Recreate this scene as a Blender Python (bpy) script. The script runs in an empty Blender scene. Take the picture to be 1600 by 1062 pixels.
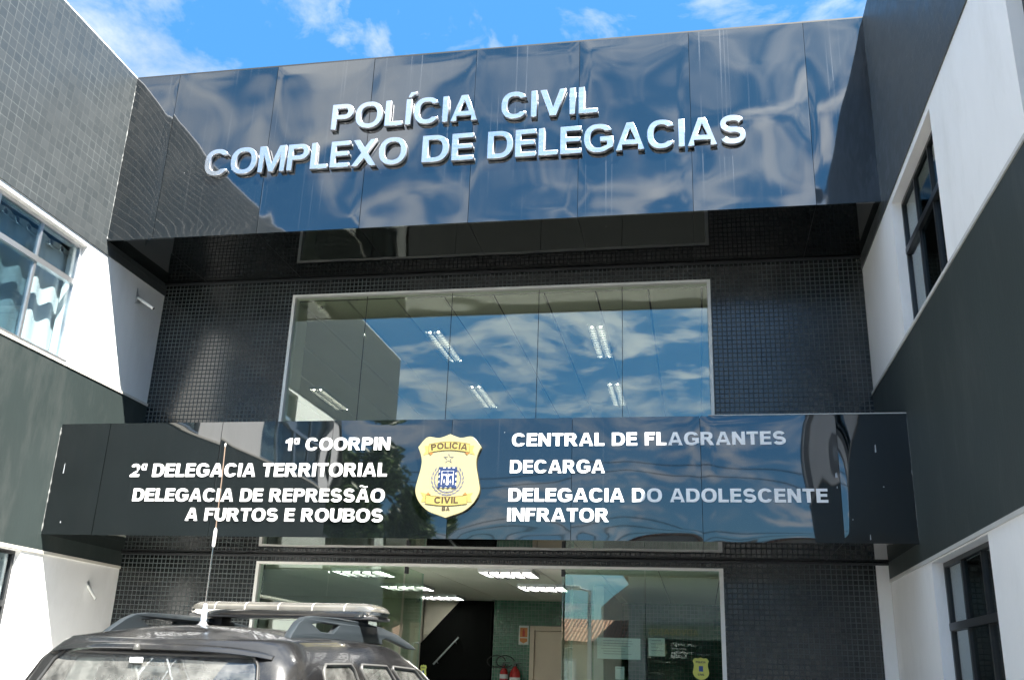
import bpy, bmesh, math, random
from mathutils import Vector, Matrix, noise
R = math.radians
rnd = random.Random(7)
scene = bpy.context.scene
COL = scene.collection

# ---------------------------------------------------------------- camera
cam_d = bpy.data.cameras.new('camera')
cam = bpy.data.objects.new('camera', cam_d)
COL.objects.link(cam)
f_ = Vector((-0.18332063, 0.92665882, 0.32817218))
r_ = Vector((0.98267991, 0.18193708, 0.03520072))
u_ = Vector((0.02708764, -0.32894123, 0.94396183))
cam.matrix_world = Matrix(((r_.x, u_.x, -f_.x, 2.2735), (r_.y, u_.y, -f_.y, -10.0515), (r_.z, u_.z, -f_.z, 1.6), (0, 0, 0, 1)))
cam_d.sensor_width = 36.0
cam_d.lens = 1505.44 / 1600 * 36
cam_d.clip_start = 0.05
cam_d.clip_end = 3000
scene.camera = cam

# ---------------------------------------------------------------- light
SUN = Vector((0.462, -0.496, 1.0)).normalized()
sun_d = bpy.data.lights.new('sun', 'SUN')
sun_d.energy = 5.0
sun_d.angle = R(0.53)
sun_d.color = (1.0, 0.955, 0.88)
sun = bpy.data.objects.new('sun', sun_d)
COL.objects.link(sun)
sun.rotation_euler = SUN.to_track_quat('Z', 'Y').to_euler()
sun.location = (8, -8, 30)

scene.view_settings.view_transform = 'Standard'
scene.view_settings.look = 'None'
scene.view_settings.exposure = 2.46
scene.view_settings.gamma = 1.0
scene.view_settings.use_curve_mapping = False
scene.cycles.max_bounces = 12
scene.cycles.transparent_max_bounces = 24
scene.cycles.caustics_reflective = False
scene.cycles.caustics_refractive = False

world = bpy.data.worlds.new('World')
scene.world = world
world.use_nodes = True


class NT:
    """small node-tree helper"""
    def __init__(s, tree):
        s.t = tree
        s.n = tree.nodes
        s.l = tree.links

    def add(s, typ, ins=None, **kw):
        nd = s.n.new(typ)
        for k, v in kw.items():
            setattr(nd, k, v)
        if ins:
            for k, v in ins.items():
                if hasattr(v, 'is_linked') or isinstance(v, bpy.types.NodeSocket):
                    s.l.new(v, nd.inputs[k])
                else:
                    nd.inputs[k].default_value = v
        return nd

    def math(s, op, a, b=None, c=None, clamp=False):
        nd = s.n.new('ShaderNodeMath')
        nd.operation = op
        nd.use_clamp = clamp
        for i, v in enumerate((a, b, c)):
            if v is None:
                continue
            if isinstance(v, (int, float)):
                nd.inputs[i].default_value = v
            else:
                s.l.new(v, nd.inputs[i])
        return nd.outputs[0]

    def ramp(s, fac, stops):
        nd = s.n.new('ShaderNodeValToRGB')
        s.l.new(fac, nd.inputs[0])
        el = nd.color_ramp.elements
        while len(el) < len(stops):
            el.new(0.5)
        for e, (p, c) in zip(el, stops):
            e.position = p
            e.color = (c, c, c, 1) if isinstance(c, (int, float)) else (*c, 1)
        return nd.outputs[0]

    def mixc(s, fac, a, b, blend='MIX'):
        nd = s.n.new('ShaderNodeMix')
        nd.data_type = 'RGBA'
        nd.blend_type = blend
        for i, v in ((0, fac), (6, a), (7, b)):
            if isinstance(v, (int, float)):
                nd.inputs[i].default_value = v
            elif isinstance(v, tuple):
                nd.inputs[i].default_value = (*v, 1) if len(v) == 3 else v
            else:
                s.l.new(v, nd.inputs[i])
        return nd.outputs[2]


def build_world():
    w = NT(world.node_tree)
    w.n.clear()
    sky = w.add('ShaderNodeTexSky', sky_type='NISHITA', sun_disc=False)
    sky.sun_elevation = math.asin(SUN.z)
    sky.sun_rotation = math.atan2(SUN.x, SUN.y)
    sky.air_density = 1.0
    sky.dust_density = 0.25
    sky.ozone_density = 3.5
    tc = w.add('ShaderNodeTexCoord')
    sep = w.add('ShaderNodeSeparateXYZ', {0: tc.outputs['Generated']})
    zc = w.math('MAXIMUM', sep.outputs[2], 0.02)
    zc = w.math('ADD', zc, 0.12)
    px = w.math('DIVIDE', sep.outputs[0], zc)
    py = w.math('DIVIDE', sep.outputs[1], zc)
    pos = w.add('ShaderNodeCombineXYZ', {0: px, 1: w.math('ADD', py, 0.12), 2: 23.5})
    # heaps of cumulus, mostly over the street behind, and thin wisps in front
    n1 = w.add('ShaderNodeTexNoise', {'Vector': pos.outputs[0], 'Scale': 3.3, 'Detail': 10.0, 'Roughness': 0.56, 'Distortion': 0.35})
    front = w.math('ADD', w.math('MULTIPLY', sep.outputs[1], -0.05), w.math('MULTIPLY', w.ramp(sep.outputs[2], [(0.15, 0.9), (0.5, 0.0)]), -0.075))
    front = w.math('ADD', front, w.math('MULTIPLY', w.ramp(sep.outputs[2], [(0.76, 0.0), (0.90, 1.0)]), 0.13))   # unseen cloud overhead, added to brighten the fill light
    c1 = w.ramp(w.math('ADD', n1.outputs[0], front), [(0.54, 0.0), (0.61, 0.65), (0.71, 1.0)])
    n2 = w.add('ShaderNodeTexNoise', {'Vector': pos.outputs[0], 'Scale': 6.0, 'Detail': 10.0, 'Roughness': 0.62, 'Distortion': 0.4})
    n2b = w.add('ShaderNodeTexNoise', {'Vector': pos.outputs[0], 'Scale': 1.6, 'Detail': 2.0})
    c2 = w.ramp(w.math('ADD', w.math('MULTIPLY', n2.outputs[0], 0.6), w.math('MULTIPLY', n2b.outputs[0], 0.45)), [(0.53, 0.0), (0.68, 0.8)])
    den = w.math('MAXIMUM', c1, c2)
    n3 = w.add('ShaderNodeTexNoise', {'Vector': pos.outputs[0], 'Scale': 4.0, 'Detail': 6.0, 'Roughness': 0.5})
    tone = w.ramp(n3.outputs[0], [(0.3, (2.6, 2.9, 3.3)), (0.7, (3.7, 3.95, 4.2))])
    low = w.ramp(sep.outputs[2], [(0.07, (0.42, 0.58, 0.64)), (0.30, (0.30, 0.63, 0.80)), (0.68, (0.53, 1.13, 1.27))])
    skyc = w.mixc(1.0, sky.outputs[0], low, 'MULTIPLY')
    # the clouds (and less so the clear sky) grow brighter towards the sun
    dt = w.add('ShaderNodeVectorMath', {0: tc.outputs['Generated'], 1: tuple(SUN)}, operation='DOT_PRODUCT')
    def scaled(col, stops, k):
        g = w.math('MULTIPLY', w.ramp(dt.outputs['Value'], stops), k)
        return w.mixc(1.0, col, w.add('ShaderNodeCombineColor', {0: g, 1: g, 2: g}).outputs[0], 'MULTIPLY')
    skyc = scaled(skyc, [(0.15, 0.98), (0.55, 0.95), (0.92, 0.85)], 1.0)
    tone = scaled(tone, [(0.15, 0.36), (0.55, 0.62), (0.92, 1.0)], 2.7)
    col = w.mixc(den, skyc, tone)
    bg = w.add('ShaderNodeBackground', {'Color': col, 'Strength': 0.058})
    out = w.add('ShaderNodeOutputWorld')
    w.l.new(bg.outputs[0], out.inputs[0])


build_world()

# ---------------------------------------------------------------- materials
MATS = {}


def new_mat(name):
    m = bpy.data.materials.new(name)
    m.use_nodes = True
    t = NT(m.node_tree)
    t.n.clear()
    out = t.add('ShaderNodeOutputMaterial')
    MATS[name] = m
    return m, t, out


def M(name, base=(0.5, 0.5, 0.5), rough=0.5, metal=0.0, ior=1.5, var=0.15, vscale=6.0, bump=0.0, bscale=60.0, rvar=0.0,
      coat=0.0, emit=None, stretch=(1, 1, 1), detail=6.0, spec=0.5, dirt=None):
    """principled surface with noise in its tone, roughness and bump"""
    if name in MATS:
        return MATS[name]
    m, t, out = new_mat(name)
    p = t.add('ShaderNodeBsdfPrincipled', {'Roughness': rough, 'Metallic': metal, 'IOR': ior, 'Coat Weight': coat, 'Specular IOR Level': spec})
    t.l.new(p.outputs[0], out.inputs[0])
    tc = t.add('ShaderNodeTexCoord')
    mp = t.add('ShaderNodeMapping', {'Vector': tc.outputs['Object'], 'Scale': stretch})
    n = t.add('ShaderNodeTexNoise', {'Vector': mp.outputs[0], 'Scale': vscale, 'Detail': detail, 'Roughness': 0.6})
    lo = tuple(c * (1 - var) for c in base)
    hi = tuple(min(1, c * (1 + var)) for c in base)
    c = t.ramp(n.outputs[0], [(0.3, lo), (0.7, hi)])
    if dirt:
        n3 = t.add('ShaderNodeTexNoise', {'Vector': mp.outputs[0], 'Scale': dirt[1], 'Detail': 8.0, 'Roughness': 0.7})
        df = t.ramp(n3.outputs[0], [(0.5, 0.0), (0.72, dirt[2])])
        c = t.mixc(df, c, dirt[0])
    t.l.new(c, p.inputs['Base Color'])
    if rvar:
        rr = t.ramp(n.outputs[0], [(0.25, max(0.02, rough - rvar)), (0.75, min(1, rough + rvar))])
        t.l.new(rr, p.inputs['Roughness'])
    if bump:
        nb = t.add('ShaderNodeTexNoise', {'Vector': mp.outputs[0], 'Scale': bscale, 'Detail': 5.0})
        b = t.add('ShaderNodeBump', {'Height': nb.outputs[0], 'Strength': bump, 'Distance': 0.01})
        t.l.new(b.outputs[0], p.inputs['Normal'])
    if emit:
        p.inputs['Emission Color'].default_value = (*emit[0], 1)
        p.inputs['Emission Strength'].default_value = emit[1]
    return m


def tile_mat(name, axis, size, tile, tile2, grout, rough, tilt=0.02, mortar=0.05, ior=1.5, grough=0.7, bump=0.6, rv_amp=0.10):
    """square tiles in the wall plane; axis 'x' (wall along x) or 'y'"""
    m, t, out = new_mat(name)
    p = t.add('ShaderNodeBsdfPrincipled', {'IOR': ior})
    t.l.new(p.outputs[0], out.inputs[0])
    tc = t.add('ShaderNodeTexCoord')
    sep = t.add('ShaderNodeSeparateXYZ', {0: tc.outputs['Object']})
    u = t.math('DIVIDE', sep.outputs[0 if axis == 'x' else 1], size)
    v = t.math('DIVIDE', sep.outputs[2], size)
    uf, vf = t.math('FRACT', u), t.math('FRACT', v)
    du = t.math('MINIMUM', uf, t.math('SUBTRACT', 1.0, uf))
    dv = t.math('MINIMUM', vf, t.math('SUBTRACT', 1.0, vf))
    d = t.math('MINIMUM', du, dv)
    mr = t.add('ShaderNodeMapRange', {0: d, 1: mortar * 0.6, 2: mortar * 1.25, 3: 0.0, 4: 1.0}, interpolation_type='SMOOTHSTEP')
    face = mr.outputs[0]
    cell = t.add('ShaderNodeCombineXYZ', {0: t.math('FLOOR', u), 1: t.math('FLOOR', v), 2: 0.5})
    wn = t.add('ShaderNodeTexWhiteNoise', {'Vector': cell.outputs[0]}, noise_dimensions='3D')
    ns = t.add('ShaderNodeTexNoise', {'Vector': tc.outputs['Object'], 'Scale': 1.3, 'Detail': 5.0})
    mixf = t.math('ADD', t.math('MULTIPLY', wn.outputs[0], 0.7), t.math('MULTIPLY', ns.outputs[0], 0.4))
    tcol = t.mixc(mixf, tile, tile2)
    gn = t.add('ShaderNodeTexNoise', {'Vector': tc.outputs['Object'], 'Scale': 3.0, 'Detail': 6.0})
    gcol = t.mixc(t.ramp(gn.outputs[0], [(0.35, 0.0), (0.65, 1.0)]), tuple(c * 0.55 for c in grout), tuple(c * 1.3 for c in grout))
    t.l.new(t.mixc(face, gcol, tcol), p.inputs['Base Color'])
    rv = t.math('ADD', rough, t.math('MULTIPLY', t.math('SUBTRACT', wn.outputs[0], 0.5), rv_amp))
    rmix = t.add('ShaderNodeMapRange', {0: face, 3: grough, 4: rv})
    t.l.new(rmix.outputs[0], p.inputs['Roughness'])
    geo = t.add('ShaderNodeNewGeometry')
    jit = t.add('ShaderNodeVectorMath', {0: wn.outputs[1], 1: (0.5, 0.5, 0.5)}, operation='SUBTRACT')
    jit2 = t.add('ShaderNodeVectorMath', {0: jit.outputs[0], 'Scale': tilt}, operation='SCALE')
    nn = t.add('ShaderNodeVectorMath', {0: geo.outputs['Normal'], 1: jit2.outputs[0]}, operation='ADD')
    nz = t.add('ShaderNodeVectorMath', {0: nn.outputs[0]}, operation='NORMALIZE')
    b = t.add('ShaderNodeBump', {'Height': face, 'Strength': bump, 'Distance': 0.003, 'Normal': nz.outputs[0]})
    t.l.new(b.outputs[0], p.inputs['Normal'])
    return m


def panel_mat(name, base, ior, rough, streak):
    """glossy black composite panel with rain streaks and dust specks"""
    m, t, out = new_mat(name)
    p = t.add('ShaderNodeBsdfPrincipled', {'IOR': ior, 'Roughness': rough})
    t.l.new(p.outputs[0], out.inputs[0])
    tc = t.add('ShaderNodeTexCoord')
    mp = t.add('ShaderNodeMapping', {'Vector': tc.outputs['Object'], 'Scale': (38.0, 1.0, 0.16)})
    n = t.add('ShaderNodeTexNoise', {'Vector': mp.outputs[0], 'Scale': 1.0, 'Detail': 3.0, 'Roughness': 0.6})
    st = t.ramp(n.outputs[0], [(0.60, 0.0), (0.70, 1.0)])
    mp2 = t.add('ShaderNodeMapping', {'Vector': tc.outputs['Object'], 'Scale': (1.2, 1.0, 0.9)})
    n2 = t.add('ShaderNodeTexNoise', {'Vector': mp2.outputs[0], 'Scale': 1.0, 'Detail': 3.0})
    msk = t.ramp(n2.outputs[0], [(0.42, 0.0), (0.62, 1.0)])
    fac = t.math('MULTIPLY', t.math('MULTIPLY', st, msk), streak)
    n4 = t.add('ShaderNodeTexNoise', {'Vector': tc.outputs['Object'], 'Scale': 1.1, 'Detail': 6.0, 'Roughness': 0.65})
    dust = t.ramp(n4.outputs[0], [(0.3, 0.75), (0.7, 1.3)])
    bb = t.mixc(1.0, (*base,), dust, 'MULTIPLY')
    c = t.mixc(fac, bb, (0.30, 0.31, 0.32))
    vo = t.add('ShaderNodeTexVoronoi', {'Vector': tc.outputs['Object'], 'Scale': 4.0})
    sp = t.ramp(vo.outputs[0], [(0.012, 0.5), (0.02, 0.0)])
    c = t.mixc(sp, c, (0.5, 0.5, 0.48))
    t.l.new(c, p.inputs['Base Color'])
    rr = t.math('ADD', rough, t.math('MULTIPLY', fac, 0.35))
    t.l.new(rr, p.inputs['Roughness'])
    return m


def glass_mat(name, tint, ior, rough=0.0, gcol=(1, 1, 1), wav=0.0, wscale=1.0, dirt=0.0):
    """architectural sheet glass: tinted straight-through view plus mirror reflection by Fresnel"""
    m, t, out = new_mat(name)
    gm = t.add('ShaderNodeNewGeometry')
    eta = t.math('POWER', ior, t.math('SUBTRACT', 1.0, t.math('MULTIPLY', gm.outputs['Backfacing'], 2.0)))   # same Fresnel on both faces of the sheet
    fr = t.add('ShaderNodeFresnel', {'IOR': eta})
    tr = t.add('ShaderNodeBsdfTransparent', {'Color': (*tint, 1)})
    gl = t.add('ShaderNodeBsdfGlossy', {'Color': (*gcol, 1), 'Roughness': rough})
    tc = t.add('ShaderNodeTexCoord')
    if wav:
        n = t.add('ShaderNodeTexNoise', {'Vector': tc.outputs['Object'], 'Scale': wscale, 'Detail': 2.0})
        b = t.add('ShaderNodeBump', {'Height': n.outputs[0], 'Strength': 1.0, 'Distance': wav})
        t.l.new(b.outputs[0], gl.inputs['Normal'])
        t.l.new(b.outputs[0], fr.inputs['Normal'])
    mx = t.add('ShaderNodeMixShader', {0: fr.outputs[0], 1: tr.outputs[0], 2: gl.outputs[0]})
    last = mx.outputs[0]
    if dirt:
        n = t.add('ShaderNodeTexNoise', {'Vector': tc.outputs['Object'], 'Scale': 9.0, 'Detail': 8.0, 'Roughness': 0.7})
        df = t.add('ShaderNodeBsdfDiffuse', {'Color': (0.55, 0.55, 0.52, 1)})
        fac = t.math('MULTIPLY', t.ramp(n.outputs[0], [(0.35, 0.15), (0.75, 1.0)]), dirt)
        last = t.add('ShaderNodeMixShader', {0: fac, 1: last, 2: df.outputs[0]}).outputs[0]
    t.l.new(last, out.inputs[0])
    return m


def emit_mat(name, col, strength):
    m, t, out = new_mat(name)
    e = t.add('ShaderNodeEmission', {'Color': (*col, 1), 'Strength': strength})
    t.l.new(e.outputs[0], out.inputs[0])
    return m


TILE_FRONT = tile_mat('black_mosaic_tile', 'x', 0.05, (0.0055, 0.0085, 0.0095), (0.0062, 0.0095, 0.0105), (0.045, 0.056, 0.056), 0.20, 0.010, 0.085, 1.65, bump=0.5, rv_amp=0.02)
TILE_SIDE = tile_mat('charcoal_wall_tile', 'y', 0.10, (0.042, 0.049, 0.051), (0.053, 0.060, 0.062), (0.098, 0.108, 0.108), 0.42, 0.02, 0.022, 1.5)
TILE_GREEN = tile_mat('green_mosaic_tile', 'x', 0.055, (0.02, 0.10, 0.055), (0.035, 0.16, 0.09), (0.18, 0.22, 0.19), 0.25, 0.03, 0.07)
WHITE = M('white_wall_paint', (0.85, 0.85, 0.84), 0.65, var=0.03, vscale=2.5, bump=0.12, bscale=40, dirt=((0.56, 0.56, 0.52), 2.6, 0.24), stretch=(1, 1, .4))
OFFW = M('off_white_trim', (0.62, 0.60, 0.54), 0.6, var=0.06, vscale=8)
DARKP = M('dark_grey_wall_paint', (0.023, 0.033, 0.032), 0.55, var=0.10, vscale=1.4, bump=0.12, bscale=35, dirt=((0.070, 0.076, 0.072), 2.6, 0.5), stretch=(1, 1, 0.3))
PANEL = panel_mat('glossy_black_panel', (0.0028, 0.0045, 0.0055), 2.25, 0.045, 0.22)
PANEL2 = panel_mat('glossy_black_sign_panel', (0.004, 0.0055, 0.006), 2.0, 0.025, 0.05)
SOFFIT = panel_mat('glossy_black_soffit', (0.003, 0.004, 0.004), 1.36, 0.03, 0.0)
JOINT = M('black_joint', (0.012, 0.012, 0.012), 0.6, var=0.1)
BACK = M('panel_core', (0.10, 0.10, 0.10), 0.6)
STEEL = M('brushed_steel', (0.66, 0.68, 0.70), 0.20, 0.95, var=0.02, vscale=5, stretch=(1, 1, 6), rvar=0.06)
STEELE = M('dull_steel_side', (0.52, 0.53, 0.56), 0.35, 0.75, var=0.1)
VINYL = M('white_vinyl', (0.86, 0.86, 0.86), 0.45, var=0.02)
GLASS = glass_mat('green_window_glass', (0.93, 0.97, 0.89), 2.15, 0.0, (0.95, 1.0, 0.98), 0.0006, 1.2)
GLASSD = glass_mat('green_door_glass', (0.86, 0.94, 0.88), 2.0, 0.0, (0.95, 1.0, 0.96), 0.0004, 1.5)
GLASSW = glass_mat('grey_window_glass', (0.60, 0.66, 0.66), 2.7, 0.0, (0.95, 1.0, 1.0), 0.0008, 2.5)
GLASSC = glass_mat('clear_window_glass', (0.80, 0.86, 0.88), 1.6, 0.0, (0.95, 1.0, 1.0), 0.0008, 2.5)
ALU = M('silver_aluminium', (0.62, 0.64, 0.66), 0.3, 0.85, var=0.06)
ALUW = M('white_aluminium', (0.78, 0.78, 0.74), 0.4, var=0.03)
BLACKF = M('black_window_frame', (0.018, 0.02, 0.022), 0.35, var=0.1)
CEIL = M('white_ceiling_board', (0.86, 0.85, 0.76), 0.6, var=0.04, vscale=2.0)
FLOORI = M('grey_floor_tile', (0.13, 0.135, 0.12), 0.35, var=0.1)
INNERW = M('cream_inner_wall', (0.62, 0.60, 0.50), 0.65, var=0.05)
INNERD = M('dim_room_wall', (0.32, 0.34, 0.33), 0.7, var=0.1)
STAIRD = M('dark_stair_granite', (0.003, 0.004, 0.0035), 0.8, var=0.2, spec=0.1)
DOORB = M('beige_door_paint', (0.62, 0.52, 0.40), 0.45, var=0.05, vscale=3)
REDP = M('red_cylinder_paint', (0.45, 0.02, 0.02), 0.3, var=0.08)
BLACKR = M('black_rubber', (0.012, 0.012, 0.012), 0.55, var=0.1)
PAPER = M('white_paper', (0.74, 0.77, 0.76), 0.7, var=0.04)
LOUV = M('grey_louvre', (.05, .05, .05), .5, .1)
PLASTW = M('white_plastic', (0.72, 0.72, 0.68), 0.4, var=0.04)
TUBE = emit_mat('lit_fluorescent_tube', (1.0, 0.97, 0.90), 9.0)
TUBEU = emit_mat('bright_fluorescent_tube', (1.0, 0.97, 0.88), 11.0)

# ---------------------------------------------------------------- mesh helpers


class MB:
    def __init__(s):
        s.v = []
        s.f = []

    def quad(s, a, b, c, d):
        i = len(s.v)
        s.v += [tuple(a), tuple(b), tuple(c), tuple(d)]
        s.f.append((i, i + 1, i + 2, i + 3))
        return s

    def poly(s, pts):
        i = len(s.v)
        s.v += [tuple(p) for p in pts]
        s.f.append(tuple(range(i, i + len(pts))))
        return s

    def box(s, x0, x1, y0, y1, z0, z1, ch=0.0):
        if x0 > x1: x0, x1 = x1, x0
        if y0 > y1: y0, y1 = y1, y0
        if z0 > z1: z0, z1 = z1, z0
        ch = min(ch, (x1 - x0) * .3, (y1 - y0) * .3, (z1 - z0) * .3)
        if ch <= 0:
            i = len(s.v)
            s.v += [(x0, y0, z0), (x1, y0, z0), (x1, y1, z0), (x0, y1, z0), (x0, y0, z1), (x1, y0, z1), (x1, y1, z1), (x0, y1, z1)]
            for q in ((0, 3, 2, 1), (4, 5, 6, 7), (0, 1, 5, 4), (1, 2, 6, 5), (2, 3, 7, 6), (3, 0, 4, 7)):
                s.f.append(tuple(i + k for k in q))
            return s
        bm = bmesh.new()
        bmesh.ops.create_cube(bm, size=1.0)
        bmesh.ops.scale(bm, vec=(x1 - x0, y1 - y0, z1 - z0), verts=bm.verts)
        bmesh.ops.translate(bm, vec=((x0 + x1) / 2, (y0 + y1) / 2, (z0 + z1) / 2), verts=bm.verts)
        bmesh.ops.bevel(bm, geom=list(bm.edges), offset=ch, segments=2, profile=0.5, affect='EDGES')
        s.addbm(bm)
        return s

    def addbm(s, bm):
        i = len(s.v)
        bm.verts.index_update()
        s.v += [tuple(v.co) for v in bm.verts]
        for f in bm.faces:
            s.f.append(tuple(i + v.index for v in f.verts))
        bm.free()

    def tube(s, pts, rad, n=10, caps=True):
        pts = [Vector(p) for p in pts]
        k = len(pts)
        rads = rad if isinstance(rad, (list, tuple)) else [rad] * k
        i0 = len(s.v)
        up = None
        for j, p in enumerate(pts):
            d = (pts[min(j + 1, k - 1)] - pts[max(j - 1, 0)]).normalized()
            if up is None:
                up = Vector((0, 0, 1)) if abs(d.z) < 0.9 else Vector((0, 1, 0))
            a = d.cross(up).normalized()
            b = a.cross(d).normalized()
            up = b
            for q in range(n):
                an = 2 * math.pi * q / n
                s.v.append(tuple(p + (a * math.cos(an) + b * math.sin(an)) * rads[j]))
        for j in range(k - 1):
            for q in range(n):
                a0 = i0 + j * n + q
                a1 = i0 + j * n + (q + 1) % n
                s.f.append((a0, a1, a1 + n, a0 + n))
        if caps:
            s.f.append(tuple(i0 + q for q in range(n))[::-1])
            s.f.append(tuple(i0 + (k - 1) * n + q for q in range(n)))
        return s

    def lathe(s, prof, c=(0, 0, 0), n=24, axis='z'):
        """prof: list of (radius, height)"""
        i0 = len(s.v)
        for (r, h) in prof:
            for q in range(n):
                an = 2 * math.pi * q / n
                a, b = r * math.cos(an), r * math.sin(an)
                if axis == 'z': p = (c[0] + a, c[1] + b, c[2] + h)
                elif axis == 'x': p = (c[0] + h, c[1] + a, c[2] + b)
                else: p = (c[0] + b, c[1] + h, c[2] + a)
                s.v.append(p)
        for j in range(len(prof) - 1):
            for q in range(n):
                a0 = i0 + j * n + q
                a1 = i0 + j * n + (q + 1) % n
                s.f.append((a0, a1, a1 + n, a0 + n))
        s.f.append(tuple(i0 + q for q in range(n))[::-1])
        s.f.append(tuple(i0 + (len(prof) - 1) * n + q for q in range(n)))
        return s

    def prism(s, pts, axis, a, b):
        """polygon in the plane normal to axis, extruded from a to b"""
        def P(p, h):
            return (h, p[0], p[1]) if axis == 'x' else ((p[0], h, p[1]) if axis == 'y' else (p[0], p[1], h))
        n = len(pts)
        i = len(s.v)
        s.v += [P(p, a) for p in pts] + [P(p, b) for p in pts]
        s.f.append(tuple(range(i, i + n)))
        s.f.append(tuple(range(i + n, i + 2 * n))[::-1])
        for k in range(n):
            s.f.append((i + k, i + n + k, i + n + (k + 1) % n, i + (k + 1) % n))
        return s

    def wall(s, axis, pos, thick, u0, u1, v0, v1, holes=()):
        """wall slab; axis 'x': lies along x, front face at y=pos; 'y': along y, front face at x=pos. thick is signed"""
        us = sorted({u0, u1, *[h[0] for h in holes], *[h[1] for h in holes]})
        vs = sorted({v0, v1, *[h[2] for h in holes], *[h[3] for h in holes]})
        us = [u for u in us if u0 <= u <= u1]
        vs = [v for v in vs if v0 <= v <= v1]

        def inside(a, b):
            return any(h[0] < a < h[1] and h[2] < b < h[3] for h in holes)

        def P(u, v, t):
            return (u, pos + t, v) if axis == 'x' else (pos + t, u, v)
        solid = {}
        for i in range(len(us) - 1):
            for j in range(len(vs) - 1):
                solid[i, j] = not inside((us[i] + us[i + 1]) / 2, (vs[j] + vs[j + 1]) / 2)
        for (i, j), ok in solid.items():
            if not ok:
                continue
            a, b, c, d = us[i], us[i + 1], vs[j], vs[j + 1]
            s.quad(P(a, c, 0), P(b, c, 0), P(b, d, 0), P(a, d, 0))
            s.quad(P(a, c, thick), P(a, d, thick), P(b, d, thick), P(b, c, thick))
            if not solid.get((i - 1, j)): s.quad(P(a, c, 0), P(a, d, 0), P(a, d, thick), P(a, c, thick))
            if not solid.get((i + 1, j)): s.quad(P(b, c, 0), P(b, c, thick), P(b, d, thick), P(b, d, 0))
            if not solid.get((i, j - 1)): s.quad(P(a, c, 0), P(a, c, thick), P(b, c, thick), P(b, c, 0))
            if not solid.get((i, j + 1)): s.quad(P(a, d, 0), P(b, d, 0), P(b, d, thick), P(a, d, thick))
        return s


def props(o, label=None, cat=None, group=None, kind=None):
    if label: o['label'] = label
    if cat: o['category'] = cat
    if group: o['group'] = group
    if kind: o['kind'] = kind
    return o


def root_loc(p):
    while p.parent:
        p = p.parent
    return Vector(p.location)


def obj(name, mb, mat, parent=None, smooth=None, local=False, fix=True):
    me = bpy.data.meshes.new(name)
    if isinstance(mb, MB):
        off = root_loc(parent) if (parent and not local) else Vector((0, 0, 0))
        me.from_pydata([(v[0] - off.x, v[1] - off.y, v[2] - off.z) for v in mb.v], [], mb.f)
    else:
        me = mb
        me.name = name
        if parent and not local:
            off = root_loc(parent)
            me.transform(Matrix.Translation(-off))
    if fix:
        bm = bmesh.new()
        bm.from_mesh(me)
        bmesh.ops.remove_doubles(bm, verts=bm.verts, dist=0.00005)
        bmesh.ops.recalc_face_normals(bm, faces=bm.faces)
        bm.to_mesh(me)
        bm.free()
    if smooth is not None:
        me.polygons.foreach_set('use_smooth', [True] * len(me.polygons))
        me.set_sharp_from_angle(angle=R(smooth))
    me.materials.clear()
    me.materials.append(mat)
    o = bpy.data.objects.new(name, me)
    COL.objects.link(o)
    if parent:
        o.parent = parent
    return o


def thing(name, label, cat, loc=(0, 0, 0), group=None, rz=0.0):
    o = bpy.data.objects.new(name, None)
    o.empty_display_size = 0.3
    o.location = loc
    o.rotation_euler = (0, 0, rz)
    COL.objects.link(o)
    return props(o, label, cat, group)


def dup(root, loc, label=None, group=None):
    r = root.copy()
    COL.objects.link(r)
    r.location = loc
    if label: r['label'] = label
    if group: r['group'] = group

    def rec(src, dst):
        for ch in list(src.children):
            c = ch.copy()
            COL.objects.link(c)
            c.parent = dst
            rec(ch, c)
    rec(root, r)
    return r


# ---------------------------------------------------------------- lettering
def ell(cx, cy, rx, ry, a0, a1, n=20, p=2.35):
    out = []
    for i in range(n + 1):
        a = R(a0 + (a1 - a0) * i / n)
        c, s = math.cos(a), math.sin(a)
        k = (abs(c) ** p + abs(s) ** p) ** (-1 / p)
        out.append((cx + rx * k * c, cy + ry * k * s))
    return out


def stroke(pts, t):
    L, Rr = [], []
    n = len(pts)
    ts = t if isinstance(t, list) else [t] * n
    for i, p in enumerate(pts):
        a, b = pts[max(i - 1, 0)], pts[min(i + 1, n - 1)]
        dx, dy = b[0] - a[0], b[1] - a[1]
        l = math.hypot(dx, dy) or 1
        nx, ny = -dy / l * ts[i] / 2, dx / l * ts[i] / 2
        L.append((p[0] + nx, p[1] + ny))
        Rr.append((p[0] - nx, p[1] - ny))
    return L + Rr[::-1]


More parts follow.
